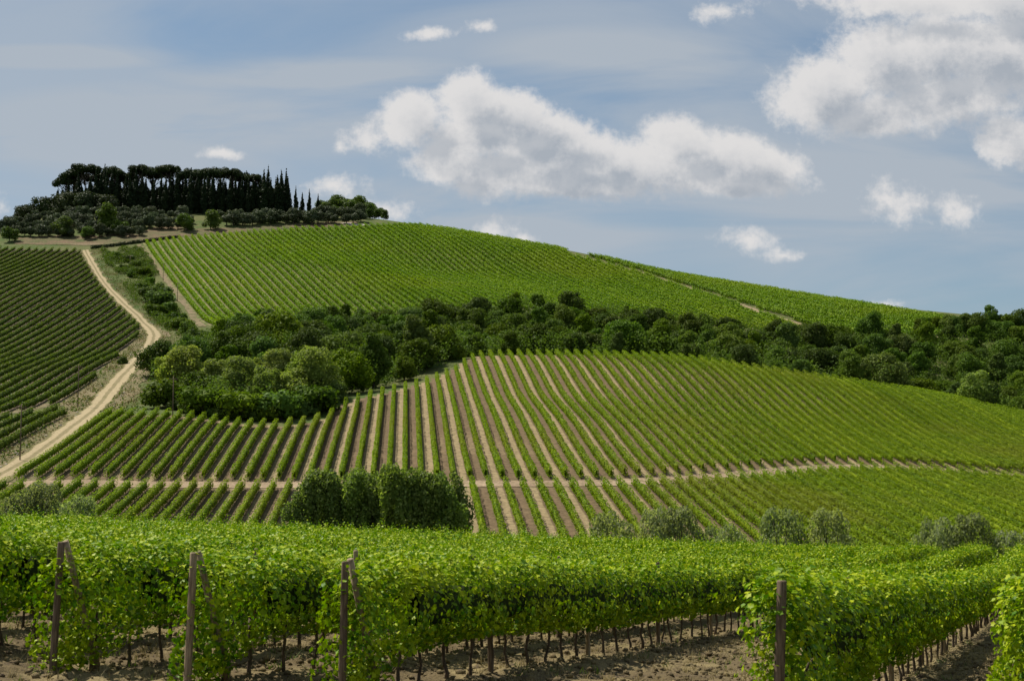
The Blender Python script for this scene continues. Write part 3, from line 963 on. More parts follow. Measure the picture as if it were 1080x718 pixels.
def pine_proto(seed, h, w):
    r = np.random.default_rng(seed)
    lobes = []
    for i in range(20):
        a = r.uniform(0, 6.283); q = w * math.sqrt(r.uniform(0, 1)) * .8
        lr = w * r.uniform(.24, .36)
        lobes.append((q * math.cos(a), q * math.sin(a), h - 2.4 - 2.2 * (q / w) ** 2 + r.normal(0, .55), lr, lr, lr * .72))
    tm = trunk_mesh('umbrella_pine_trunk', seed, h * .82, .42, [(l[0], l[1], l[2] - .4, r.uniform(.66, .9)) for l in lobes], M_BARK)
    return crown_mesh('umbrella_pine_crown', seed, lobes, 0.6, 2200, M_PINE, core=.7, up=.5), tm


PINE = [pine_proto(130 + i, h, w) for i, (h, w) in enumerate([(24, 7.6), (23, 6.8), (25, 7.2), (22.5, 6.4)])]


def poplar_proto(seed, h, w):
    r = np.random.default_rng(seed)
    lobes = []
    for i in range(26):
        f = r.uniform(0.02, 1); a = r.uniform(0, 6.283)
        pr = w * (0.75 + .25 * math.sin(math.pi * f)) * (1 - max(0, f - .8) * 2.2)
        q = pr * r.uniform(.2, .75)
        lobes.append((q * math.cos(a), q * math.sin(a), .5 + (h - 1.2) * f, w * r.uniform(.22, .38), w * r.uniform(.22, .38), w * r.uniform(.5, .85)))
    lobes.append((0, 0, h * .45, w * .5, w * .5, h * .38))
    return crown_mesh('poplar_crown', seed, lobes, 0.20, 7500, M_POPLAR, core=.45, spread=.26, mess=.8, up=.25), trunk_mesh('poplar_trunk', seed, h * .8, .13, [(l[0], l[1], l[2], .35) for l in lobes[:6]], M_BARK)


POPLAR = [poplar_proto(150 + i, h, w) for i, (h, w) in enumerate([(9.6, 2.2), (8.8, 2.3), (10.0, 2.0), (9.0, 2.2)])]


def twig_proto(seed, h):
    """a nearly leafless grey tree: trunk, limbs and a fine spray of twigs"""
    r = np.random.default_rng(seed)
    acc = Acc(); tw = Acc()
    tips = []
    for i in range(9):
        a = r.uniform(0, 6.283); e = Vector((math.cos(a) * h * r.uniform(.12, .34), math.sin(a) * h * r.uniform(.12, .34), h * r.uniform(.6, .95)))
        b = Vector((0, 0, h * r.uniform(.2, .45)))
        acc.add(*tube([b, b.lerp(e, .5) + Vector((0, 0, -.3)), e], [.12, .09, .04], 5)); tips += [b.lerp(e, f) for f in (.5, .65, .8, .9, 1.0)]
    acc.add(*tube([(0, 0, -.5), (0, 0, h * .3), (.1, 0, h * .7)], [.22, .17, .06], 6))
    for p in tips:
        for _ in range(9):
            q = p + Vector(r.normal(0, .9, 3)) + Vector((0, 0, .5))
            tw.add(*tube([p, q], [.045, .02], 3, cap=False))
    return tw.mesh('bare_crown', [M_TWIG]), acc.mesh('bare_trunk', [M_TWIG])


TWIG = [twig_proto(170 + i, 11) for i in range(2)]


def scatter(poly, dist, n_max, seed, tries=20000):
    r = np.random.default_rng(seed)
    lo, hi = poly.min(0), poly.max(0)
    pts = []
    c = r.uniform(lo, hi, (tries, 2)); c = c[inside(poly, c[:, 0], c[:, 1])]
    for p in c:
        if all((p[0] - q[0]) ** 2 + (p[1] - q[1]) ** 2 > dist * dist for q in pts):
            pts.append(p)
    return sorted(pts, key=lambda p: p[1])[:n_max]


# the wood in the gully
wf = hits([(158, 394), (152, 404), (170, 425), (205, 436), (250, 443), (300, 441), (336, 433), (352, 424)], push=3)
wm = hits([(368, 420), (420, 408), (470, 392)], push=9)
wc = hits(crest_px[0:], push=12)
wu = hits([(1140, 388), (1080, 376), (1030, 366), (990, 360), (930, 358), (862, 358), (800, 353), (700, 341), (600, 330), (540, 328), (480, 334), (400, 340), (320, 346), (255, 352), (215, 368), (185, 385)])
P_WOOD = np.concatenate([wf, wm, wc, np.array([(185, 330), (190, 420)]), wu])
wood_pts = scatter(P_WOOD, 8.0, 470, 5)
# low growth that fills the wood between the trees
r = np.random.default_rng(15)
lo, hi = P_WOOD.min(0), P_WOOD.max(0)
c = r.uniform(lo, hi, (560000, 2)); c = c[inside(P_WOOD, c[:, 0], c[:, 1])]
hgt = r.uniform(0, 1, len(c)) ** .6 * 6.0 * np.clip(fbm(c[:, 0] / 4, c[:, 1] / 4, 3) * 2.4 - .5, .15, 1)
acc = Acc()
acc.add(*leaves(np.column_stack([c, hz(c[:, 0], c[:, 1]) + hgt]), r.normal(0, .6, (len(c), 3)) + np.array([0, 0, .7]), .48 * r.uniform(.6, 1.3, len(c)), LEAF_Q, r), 0)
tag(obj('undergrowth', acc.mesh('undergrowth', [M_WOOD])), kind='stuff')
wil = hits([(180, 418), (192, 420), (225, 424), (238, 418), (250, 428), (265, 420), (278, 430), (292, 420), (305, 428), (318, 424), (330, 426)], push=2)
WZONES = [(-48, 'leafy tree in the dark wood round the pale willows', 'wood trees round the willows'),
          (22, 'leafy tree in dark wood behind the rounded crest of the front hill', 'wood trees behind the crest'),
          (400, 'leafy tree in the wood band between upper field and right flank', 'wood trees on the right')]
for i, (x, y) in enumerate(wood_pts):
    if len(wil) and min(np.hypot(wil[:, 0] - x, wil[:, 1] - y)) < 5.5:
        continue
    edge = not inside(P_WOOD, x, y + 7) or not inside(P_WOOD, x, y - 6)
    zl = next(z for z in WZONES if x < z[0])
    s = random.uniform(.8, 1.2) * (0.68 if edge else 1.0)
    if random.random() < .38:
        spawn('oak_tree', DARKOAK[random.randrange(3)], x, y, s, zl[1].replace('leafy tree', 'darker oak'), 'oak tree', zl[2].replace('wood trees', 'oaks'), sz=s * random.uniform(.85, 1.1))
    else:
        spawn('wood_tree', WOOD[random.randrange(len(WOOD))], x, y, s, zl[1], 'tree', zl[2], sz=s * random.uniform(.85, 1.15))
for i, (x, y) in enumerate(wil):
    s = random.uniform(.85, 1.15)
    spawn('willow_tree', WILLOW[i % 3], x, y, s, 'pale green willow in the clump at the lower edge of the wood', 'tree', 'pale willows in the wood')
for (u, v, Y, s, lab) in ((543, 345, 405, .95, 'bare grey tree standing at the top edge of the wood, left one'), (566, 347, 412, .85, 'smaller bare grey tree at the top edge of the wood, right one')):
    p = pt(u, v, Y); spawn('bare_tree', TWIG[s < .9], p[0], p[1], s, lab, 'tree', None)
for (u, v, k_, s, lab) in ((1052, 434, 0, 1.05, 'pale silvery willow at the lower edge of the wood on the right'), (418, 372, 1, .8, 'pale yellowish tree inside the wood left of the crest')):
    p = hits([(u, v)], push=14 if u > 1000 else 0)[0]; spawn('willow_tree', WILLOW[k_], p[0], p[1], s, lab, 'tree', None)
for (u, v, s) in ((976, 347, .6), (988, 348, .75), (1000, 350, .85), (1046, 348, .9), (1060, 350, 1.0), (1075, 352, .95), (1090, 354, 1.0), (1012, 352, 1.0), (1026, 354, 1.15), (1042, 357, .9), (1058, 360, 1.0), (1074, 364, .95)):
    p = hits([(u, v)])[0]; spawn('wood_tree', WOOD[int(u) % 8], p[0], p[1], s, 'leafy tree breaking the skyline at the right end of wood', 'tree', 'skyline trees on the right')

# scrub between the track and the upper field
for (u, v, s) in ((118, 270, .8), (126, 274, .9), (135, 276, 1), (143, 283, .8), (139, 292, .9), (151, 292, 1), (158, 300, 1), (149, 305, .9), (166, 309, 1.1), (158, 318, 1.3),
                  (169, 324, 1.4), (178, 330, 1.3), (163, 332, .9), (187, 339, 1.1), (192, 347, 1.2), (180, 346, .8), (150, 278, .7), (130, 284, .7), (174, 315, 1.0), (198, 352, 1.0)):
    p = hits([(u, v)])[0]
    spawn('scrub_bush', BUSH[random.randrange(3)], p[0], p[1], s, 'dark bush on the grassy strip between track and upper field', 'bush', 'scrub bushes on the grassy strip')
p = hits([(130, 384)])[0]
spawn('scrub_bush', BUSH[0], p[0], p[1], .55, 'small lone bush on bare earth beside the dirt track', 'bush', None)

M_SCRUB = leaf_mat('scrub_leaves', [(0.045, 0.080, 0.010), (0.075, 0.120, 0.016), (0.11, 0.155, 0.026)], 0.3, 0.05)
acc = Acc(); r = np.random.default_rng(19)
for poly_ in ([(106, 264), (148, 260), (160, 276), (168, 290), (152, 296), (124, 290), (110, 278)], [(128, 300), (150, 298), (172, 312), (192, 332), (206, 348), (188, 356), (172, 346), (150, 326), (134, 312)]):
    P_ = hits(poly_); c = r.uniform(P_.min(0), P_.max(0), (60000, 2)); c = c[inside(P_, c[:, 0], c[:, 1])]
    nz = fbm(c[:, 0] / 5, c[:, 1] / 5, 23, 3); keep = r.uniform(size=len(c)) < np.clip((nz - .36) * 5, 0, 1); c, nz = c[keep], nz[keep]
    hgt = r.uniform(0, 1, len(c)) ** .7 * np.clip((nz - .34) * 7, .2, 2.2)
    acc.add(*leaves(np.column_stack([c, hz(c[:, 0], c[:, 1]) + hgt]), r.normal(0, .6, (len(c), 3)) + np.array([0, 0, .7]), .45 * r.uniform(.6, 1.3, len(c)), LEAF_Q, r), 0)
tag(obj('hillside_scrub', acc.mesh('hillside_scrub', [M_SCRUB])), kind='stuff')

for i, (u, v) in enumerate(((165, 424), (176, 430), (188, 432), (201, 436), (214, 438), (228, 441), (241, 442), (254, 443), (268, 443.5), (282, 443.5), (296, 443), (309, 441), (321, 439), (333, 436), (344, 431), (352, 424))):
    p = hits([(u, v)])[0]
    spawn('scrub_bush', BUSH[i % 3], p[0], p[1], 1.0 + .35 * math.sin(i * 2.1), 'dark bush fringing the wood just above the tips of front rows', 'bush', 'bushes along the lower edge of the wood')

# weeds and stones along the track
M_VDRY = leaf_mat('verge_dry_grass', [(0.15, 0.13, 0.05), (0.21, 0.175, 0.08), (0.27, 0.225, 0.12)], .3, .05, tcol=(1, 1, .8))
M_STONE = plain_mat('pale_stone', (0.34, 0.30, 0.23), (0.46, 0.42, 0.34), 2.0)
r = np.random.default_rng(29)
_s = np.concatenate([[0], np.cumsum(np.linalg.norm(np.diff(TRACK, axis=0), axis=1))])


def along_track(n, lo_, hi_):
    t = r.uniform(0, _s[-1], n)
    x, y = np.interp(t, _s, TRACK[:, 0]), np.interp(t, _s, TRACK[:, 1])
    x2, y2 = np.interp(t + 1, _s, TRACK[:, 0]), np.interp(t + 1, _s, TRACK[:, 1])
    dx, dy = x2 - x, y2 - y; ln = np.hypot(dx, dy) + 1e-6
    off = r.uniform(lo_, hi_, n) * np.where(r.uniform(size=n) < .5, -1, 1)
    return np.column_stack([x + dy / ln * off, y - dx / ln * off])


for nm_, mt_, n_, lo_, hi_, h_ in (('verge_weeds', M_SCRUB, 26000, 2.0, 9.0, .55), ('verge_dry_grass', M_VDRY, 22000, 1.7, 7.0, .4)):
    c = along_track(n_, lo_, hi_)
    nz = fbm(c[:, 0] / 2.4, c[:, 1] / 2.4, 41 + n_, 3); k_ = (nz > .5) & ~inside(P_L, c[:, 0], c[:, 1]) & ~inside(P_FRONT, c[:, 0], c[:, 1]); c = c[k_]
    acc = Acc()
    acc.add(*leaves(np.column_stack([c, hz(c[:, 0], c[:, 1]) + .1 + r.uniform(0, h_, len(c))]), r.normal(0, .6, (len(c), 3)) + np.array([0, 0, .6]), .34 * r.uniform(.5, 1.3, len(c)), LEAF_Q, r), 0)
    tag(obj(nm_, acc.mesh(nm_, [mt_])), kind='stuff')
c = along_track(150, 1.3, 3.4); sz_ = r.uniform(.08, .3, len(c))
V = ICO[0][None] * sz_[:, None, None] * r.uniform(.6, 1.3, (len(c), 12, 1)) * np.array([1.2, 1, .7]) + np.column_stack([c, hz(c[:, 0], c[:, 1]) + .15])[:, None]
tag(obj('track_stones', mesh_np('track_stones', V.reshape(-1, 3), (ICO[1][None] + (np.arange(len(c)) * 12)[:, None, None]).reshape(-1, 3), [M_STONE])), kind='stuff')

# hilltop: umbrella pines over a wall of cypresses
pines = [(64, 692, .97, 1), (72, 690, 1.03, 0), (84, 684, 1.02, 2), (97, 695, 1.0, 1), (112, 688, .98, 0), (127, 694, .97, 3), (141, 686, 1.03, 1), (156, 696, 1.0, 0), (173, 684, 1.02, 1),
         (192, 684, .94, 3), (204, 694, .93, 0), (216, 688, .95, 1), (228, 696, .95, 2), (241, 686, .93, 1), (253, 694, .92, 3), (264, 688, .82, 1)]
names = ['leftmost', 'second', 'third', 'fourth', 'fifth', 'sixth', 'seventh', 'eighth', 'ninth']
for i, (u, Y, s, k_) in enumerate(pines):
    if i < 9:
        lab = f'dark umbrella pine, {names[i]} from the left in the taller left half of hilltop grove' if i else 'dark umbrella pine at the left end of the hilltop grove'
    else:
        lab = f'dark umbrella pine, {ORD[i - 9]} to the right of the gap in the hilltop grove'
    x = (u - 540) / F * Y
    spawn('umbrella_pine', PINE[k_], x, Y, s, lab, 'pine tree', 'umbrella pines in the hilltop grove', sz=s * 1.05)
cy = random.Random(3)
u = 54.0
while u < 300:
    for Y in (668, 678, 688, 700):
        uu = u + cy.uniform(-2, 2)
        hh = 1.04 + (.08 if Y == 700 else 0) + 0.1 * math.sin(uu * .07) + cy.uniform(-.14, .12) - (.06 if uu > 262 else 0)
        if uu < 64: hh *= .85
        x = (uu - 540) / F * Y
        spawn('cypress_tree', CYP[cy.randrange(4)], x, Y + cy.uniform(-2, 2), hh, 'dark cypress in the dense wall of cypresses under the umbrella pines', 'cypress', 'cypress wall in the hilltop grove')
    u += cy.uniform(5.5, 7.0)
for i, (u, s) in enumerate(((309, .74), (316, .70), (323.5, .68), (333, .68))):
    x = (u - 540) / F * 666
    spawn('cypress_tree', CYP[3 - i % 2], x, 666, s, f'{["first", "second", "third", "last"][i]} of four spaced cypresses right of the dense hilltop grove', 'cypress', 'spaced cypresses right of the grove')
for i, (u, s) in enumerate(((20, .45), (25.5, .5), (31, .52), (36, .7))):
    x = (u - 540) / F * 705
    spawn('cypress_tree', CYP[3], x, 705, s, f'{["first", "second", "third", "tallest"][i]} thin cypress tip above holm oaks at the far left of hilltop', 'cypress', 'thin cypresses at the left of the hilltop')
for i, (u, Y, s) in enumerate(((16, 668, .8), (24, 672, .95), (36, 668, 1.05), (48, 672, 1.1), (60, 664, 1.12), (73, 666, 1.1), (86, 662, 1.05), (98, 664, 1.0), (109, 660, .9))):
    spawn('holm_oak', OAK[i % 2], (u - 540) / F * Y, Y, s, 'grey green holm oak massed below the left end of hilltop grove', 'tree', 'holm oaks left of the grove')
u = 66
while u < 296:
    Y = 692 + cy.uniform(-4, 6)
    spawn('holm_oak', OAK[cy.randrange(2)], (u - 540) / F * Y, Y, cy.uniform(.95, 1.2), 'shaded evergreen oak under pines behind the cypress wall', 'tree', 'evergreen oaks inside the hilltop grove', sz=cy.uniform(1.35, 1.6))
    u += cy.uniform(8, 10)
for i, (u, Y, s) in enumerate(((338, 700, .85), (347, 690, .95), (356, 696, 1.15), (365, 690, 1.1), (374, 694, 1.15), (383, 686, .95), (391, 690, .85), (398, 684, .7), (403, 680, .5), (352, 676, .6), (388, 674, .5))):
    spawn('leafy_tree', BRIGHT[i % 2], (u - 540) / F * Y, Y, s, 'green leafy tree in the low clump right of the cypresses on the hilltop', 'tree', 'leafy trees at the right of the hilltop')
for (u, v, k_, s, lab) in ((65, 250, 0, .95, 'large round green tree in the middle of the left olive grove'), (114, 245, 2, 1.15, 'tall green tree left of the dirt track head on the hilltop'),
                           (91, 252, 1, .7, 'small bright green tree between two bigger trees on the left hilltop'), (10, 255, 1, .8, 'dark round tree at the far left edge of the olive grove'),
                           (196, 244, 1, .95, 'left one of two round green trees by the bare orchard earth'), (222, 242, 0, .88, 'right one of two round green trees by the bare orchard earth'),
                           (126, 247, 1, .8, 'dark green round tree casting shade on bare orchard earth')):
    p = hits([(u, v)])[0]; spawn('round_tree', BRIGHT[k_], p[0], p[1], s, lab, 'tree', None)
ol = random.Random(8)
for (u0, u1, vs, lab, grp) in ((2, 150, (228, 232, 236, 240, 244.5, 249.5), 'grey green olive tree in the grove on left of the hilltop', 'olive trees left of the hilltop'),
                               (150, 200, (231, 236, 241), 'grey green olive tree below the dark middle of hilltop grove', 'olive trees below the middle grove'),
                               (234, 385, (233, 237.5), 'grey green olive tree in the line above bare earth right of hilltop', 'olive trees right of the hilltop')):
    for j, v in enumerate(vs):
        u = u0 + (j % 2) * 5
        while u < u1:
            vv = v - (.016 * (u - 234) if u0 > 200 else 0) + ol.uniform(-1, 1)
            h_ = hit(u + ol.uniform(-2, 2), vv)
            if h_ is not None:
                spawn('olive_tree', OLIVE[ol.randrange(3)], h_[0], h_[1], ol.uniform(.75, 1.15) * (1.15 if u0 > 200 else 1), lab, 'olive tree', grp)
            u += ol.uniform(7.5, 10.5)

# poplars and shrubs on the valley floor
pp = random.Random(11)
px_pop = [322, 331, 339, 348, 357, 366, 375, 384, 393, 403, 413, 422, 432, 442, 451, 461, 470, 480]
for i, u in enumerate(px_pop):
    Y = 132 + (i % 2) * 3 + pp.uniform(-.6, .6)
    top = 490 + pp.uniform(-4, 6) + (4 if not 330 < u < 470 else 0)
    if u < 320: top = 500
    x = (u - 540) / F * Y
    z = float(hz(x, Y))
    want = (490 - top) / F * Y - z + 0.4
    sz = want / 10.4
    if i == 0: lab = 'leftmost dense green poplar in the clump behind the near vines'
    elif i == len(px_pop) - 1: lab = 'rightmost dense green poplar in the clump behind the near vines'
    else: lab = 'dense green poplar inside the clump standing behind the near vines'
    spawn('poplar_tree', POPLAR[i % 4], x, Y, 1.0, lab, 'poplar', 'poplar clump behind the near vines', sz=sz)
for (u, top, Y, k_, w, lab) in ((645, 543, 134, 2, 1.0, 'low round grey green shrub right of the poplar clump'), (688, 540, 134, 0, .8, 'loose upright shrub, left one of a close pair beyond the vines'),
                                (716, 538, 135, 1, .9, 'loose upright shrub, right one of a close pair beyond the vines'), (760, 556, 133, 2, .9, 'low yellowish shrub barely above the near vines'),
                                (822, 540, 132, 0, .95, 'round grey green shrub, left one of two beyond the near vines'), (871, 540, 132, 1, .9, 'round grey green shrub, right one of two beyond the near vines'),
                                (986, 549, 132, 2, .8, 'grey green shrub touching a taller shrub at the field end'), (1021, 545, 132, 1, 1.0, 'tallest grey green shrub just past the end of the near rows'),
                                (1068, 562, 130, 0, .9, 'grey green shrub at the right edge beyond the near rows'), (1100, 562, 130, 2, 1.0, 'grey green shrub at the right edge beyond the near rows'),
                                (48, 512, 150, 0, 1.1, 'tall grey shrub at the left edge of the valley'), (26, 520, 149, 2, 1.0, 'low grey shrub at the left edge of the valley'),
                                (82, 524, 148, 2, 1.0, 'low green shrub right of the tall grey shrub at left')):
    x = (u - 540) / F * Y; z = float(hz(x, Y))
    sz = ((490 - top) / F * Y - z) / (4.6, 5.2, 3.8)[k_] * 1.04
    spawn('valley_shrub', SHRUB[k_], x, Y, w, lab, 'shrub', 'shrubs along the valley floor', sz=max(sz, .4))

# ------------------------------------------------------------------ villa, poles, hilltop earth
M_EARTH = ground_mat('orchard_earth', [(0.15, 0.105, 0.06), (0.11, 0.10, 0.045), (0.065, 0.085, 0.025)], scales=(0.08, 0.3, 2.0))
M_GRAVEL = ground_mat('pale_gravel', [(0.50, 0.46, 0.40), (0.44, 0.40, 0.34), (0.36, 0.33, 0.26)])


def patch(name, px_poly, mat, dz=0.1, step=1.0):
    P = hits(px_poly)
    lo, hi = P.min(0), P.max(0)
    gx, gy = np.arange(lo[0], hi[0] + step, step), np.arange(lo[1], hi[1] + step, step)
    V, Q = draped_grid(gx, gy, dz)
    c = V[Q].mean(1)
    w_ = (fbm(c[:, 0] / 6, c[:, 1] / 6, 4) - .5) * 5
    Q = Q[inside(P, c[:, 0] + w_, c[:, 1] + w_)]
    return tag(obj(name, mesh_np(name, V, None, [mat], smooth=True, quads=Q)), kind='structure')


patch('orchard_earth', [(14, 258), (18, 251), (60, 249), (110, 248), (150, 244), (160, 240), (185, 239), (215, 241), (250, 240), (300, 236.5), (345, 234), (370, 233.5), (376, 236), (345, 239), (310, 240),
                        (260, 244), (200, 249), (165, 252), (100, 258)], M_EARTH)
hedge = row_mesh([np.stack([np.interp(np.arange(0, 60, 1.0), np.linspace(0, 59, len(_h)), _h[:, i_]) for i_ in (0, 1)], 1) for _h in [hits([(96, 262.5), (120, 260), (150, 256), (190, 250.5)])]],
                 60, .45, hw=.55, z0=.1, z1=1.3, seed=990, mats=[M_OAK, M_VINE_CORE, M_TRUNK], name='boundary_hedge', trunk=2.0)
tag(obj('boundary_hedge', hedge), 'low dark hedge along the path above the dirt track head', 'hedge')
patch('gravel_path', [(356, 236.2), (362, 235.2), (385, 236.4), (388, 238), (372, 238)], M_GRAVEL, 0.14, 0.7)
ribbon('hilltop_path', hits([(60, 257.5), (90, 258.5), (120, 257), (150, 254), (175, 251)]), 1.3, M_VERGE, .18, 4)

M_PLASTER = plain_mat('ochre_plaster', (0.34, 0.24, 0.17), (0.42, 0.31, 0.22), .6)
M_TILE = plain_mat('clay_tiles', (0.22, 0.10, 0.06), (0.34, 0.17, 0.10), 1.5, stretch=(6, 1, 1))
M_SHUT = plain_mat('dark_shutters', (0.03, 0.035, 0.03), (0.06, 0.06, 0.05), 2.0)


def acc_mesh(parts, name, mat):
    a = Acc()
    for p_ in parts: a.add(*p_)
    return a.mesh(name, [mat])


def roof(w, d, z, h, ov=.6):
    V = np.array([(-w / 2 - ov, -d / 2 - ov, z), (w / 2 + ov, -d / 2 - ov, z), (w / 2 + ov, d / 2 + ov, z), (-w / 2 - ov, d / 2 + ov, z), (-w / 2 + d / 2, 0, z + h), (w / 2 - d / 2, 0, z + h)])
    return V, np.array([(0, 1, 5), (0, 5, 4), (1, 2, 5), (2, 3, 4), (2, 4, 5), (3, 0, 4), (0, 2, 1), (0, 3, 2)])


vx, vy = (160 - 540) / F * 712, 712.0
villa = empty('villa', (vx, vy, float(hz(vx, vy)) - .3), 'ochre villa with clay tiled roof half hidden behind hilltop pines and cypresses', 'house')
obj('wall', acc_mesh([box(-17, 17, -7, 7, -1, 13)], 'villa_wall', M_PLASTER), villa)
rf = obj('roof', acc_mesh([roof(34, 14, 13.01, 3.4)], 'villa_roof', M_TILE), villa)
obj('chimney', acc_mesh([box(6, 7.2, -1, .2, 14, 18), box(5.85, 7.35, -1.15, .35, 18.003, 18.3)], 'villa_chimney', M_PLASTER), rf)
win_me = acc_mesh([box(-.6, .6, -.12, .1, 0, 1.9)], 'villa_window', M_SHUT)
sill_me = acc_mesh([box(-.75, .75, -.22, .05, -.14, -.003)], 'villa_sill', M_PLASTER)
for zz in (1.2, 5.2, 9.4):
    for xx in (-13.5, -9, -4.5, 0, 4.5, 9, 13.5):
        w_ = obj('window', win_me, villa); w_.location = (xx, -7.0, zz)
        obj('sill', sill_me, w_)

pole_me = acc_mesh([tube([(0, 0, -1), (0, 0, 8)], [.10, .07], 8)], 'utility_pole', M_POST_DARK)
arm_me = acc_mesh([box(-.7, .7, -.06, .06, 7.4, 7.54)] + [tube([(q, 0, 7.53), (q, 0, 7.72)], [.05, .04], 6) for q in (-.6, 0.35, .6)], 'crossarm', M_POST_DARK)
for (u, v, lab) in ((82, 430, 'thin dark utility pole beside the dirt track above the lower left field'), (21, 486, 'thin dark utility pole beside lowest bend of the dirt track'),
                    (182, 448, 'thin dark utility pole between willows and front rows'), (187, 318, 'thin dark pole on scrub strip near upper field corner'),
                    (172, 296, 'thin dark pole at the middle of the scrub strip'), (137, 287, 'thin dark pole at the top of the scrub strip')):
    p = hits([(u, v)])[0]
    sc_ = 1.0 if v > 400 else .8
    o = empty('utility_pole', (p[0], p[1], float(hz(*p))), lab, 'pole', 'utility poles along the track', .6); o.scale = (1, 1, sc_)
    obj('shaft', pole_me, o); obj('crossarm', arm_me, o)

# ------------------------------------------------------------------ the near vineyard
DN = np.array([0.4, 1.0]); DN /= np.linalg.norm(DN)
NN = np.array([DN[1], -DN[0]])


def near_bump(x, y):
    f = np.clip((72 - y) / 10, 0, 1)
    return f * (0.13 * (fbm(x * .9, y * .9, 5, 3) - .3) + 0.16 * np.clip(vnoise(x * 3.1, y * 3.1, 9) - .5, 0, 1) + 0.17 * np.clip(vnoise(x * 5.5, y * 5.5, 12) - .5, 0, 1) * vnoise(x * .8, y * .8, 15))


NDZ = 0.06


def hz_near(x, y):
    return hz(x, y) + NDZ + near_bump(np.asarray(x, float), np.asarray(y, float))


m, g, out = new_mat('vineyard_clods')
geo = g.n.new('ShaderNodeNewGeometry'); vec = geo.outputs['Position']
n1 = g.noise(vec, .5, 4); n2 = g.noise(vec, 5, 6, .65); n3 = g.noise(vec, 22, 4, .6)
col = g.mix(g.ramp(n1, .4, .62), (0.125, 0.094, 0.048, 1), (0.225, 0.178, 0.086, 1))
col = g.mix(g.ramp(n2, .5, .68), col, (0.085, 0.062, 0.040, 1))
col = g.mix(g.ramp(n3, .6, .75, 0, .6), col, (0.36, 0.29, 0.17, 1))
p = g.n.new('ShaderNodeBsdfPrincipled'); g.l.new(col, p.inputs['Base Color']); p.inputs['Roughness'].default_value = .95
p.inputs['Specular IOR Level'].default_value = .1
bp = g.n.new('ShaderNodeBump'); bp.inputs['Strength'].default_value = .8; bp.inputs['Distance'].default_value = .06
g.l.new(g.m('ADD', n2, n3), bp.inputs['Height']); g.l.new(bp.outputs[0], p.inputs['Normal']); g.l.new(p.outputs[0], out.inputs[0])
M_CLOD = m
V, Q = draped_grid(np.concatenate([np.arange(-16, 18, .075), np.arange(18, 34, .3)]), np.concatenate([np.arange(14, 40, .075), np.arange(40, 80, .35)]), NDZ, near_bump)
tag(obj('vineyard_soil', mesh_np('vineyard_soil', V, None, [M_CLOD], smooth=True, quads=Q)), kind='structure')

trunks = []
for i in range(6):
    r = np.random.default_rng(900 + i)
    path = [(0, 0, -.15)] + [(r.normal(0, .025), r.normal(0, .025), z) for z in (.15, .35, .55, .75)] + [(r.normal(0, .05), .1, .95)]
    trunks.append(acc_mesh([tube(path, [.042, .030, .024, .027, .023, .018], 7), tube([path[4], (0.04, -.16, .9), (.02, -.3, .93)], [.022, .018, .012], 6)], 'vine_trunk', M_TRUNK))


def post_me(seed, w, h, mat, name='post_shaft'):
    r = np.random.default_rng(seed)
    V = []
    for z, s in ((-.35, 1.08), (h * .3, 1.03), (h * .7, .98), (h - .02, .95), (h, .82)):
        for a in range(8):
            ang = a * math.pi / 4 + .39
            V.append((math.cos(ang) * w * .54 * s + r.normal(0, .003), math.sin(ang) * w * .54 * s + r.normal(0, .003), z))
    T = []
    for k_ in range(4):
        for a in range(8):
            p_, q_ = k_ * 8 + a, k_ * 8 + (a + 1) % 8
            T += [(p_, q_, q_ + 8), (p_, q_ + 8, p_ + 8)]
    T += [(32, 32 + a, 33 + a) for a in range(1, 7)]
    return mesh_np(name, np.array(V), np.array(T), [mat])


POSTS = [post_me(i, .10, 2.0, M_POST if i % 2 else M_POST_DARK) for i in range(4)]


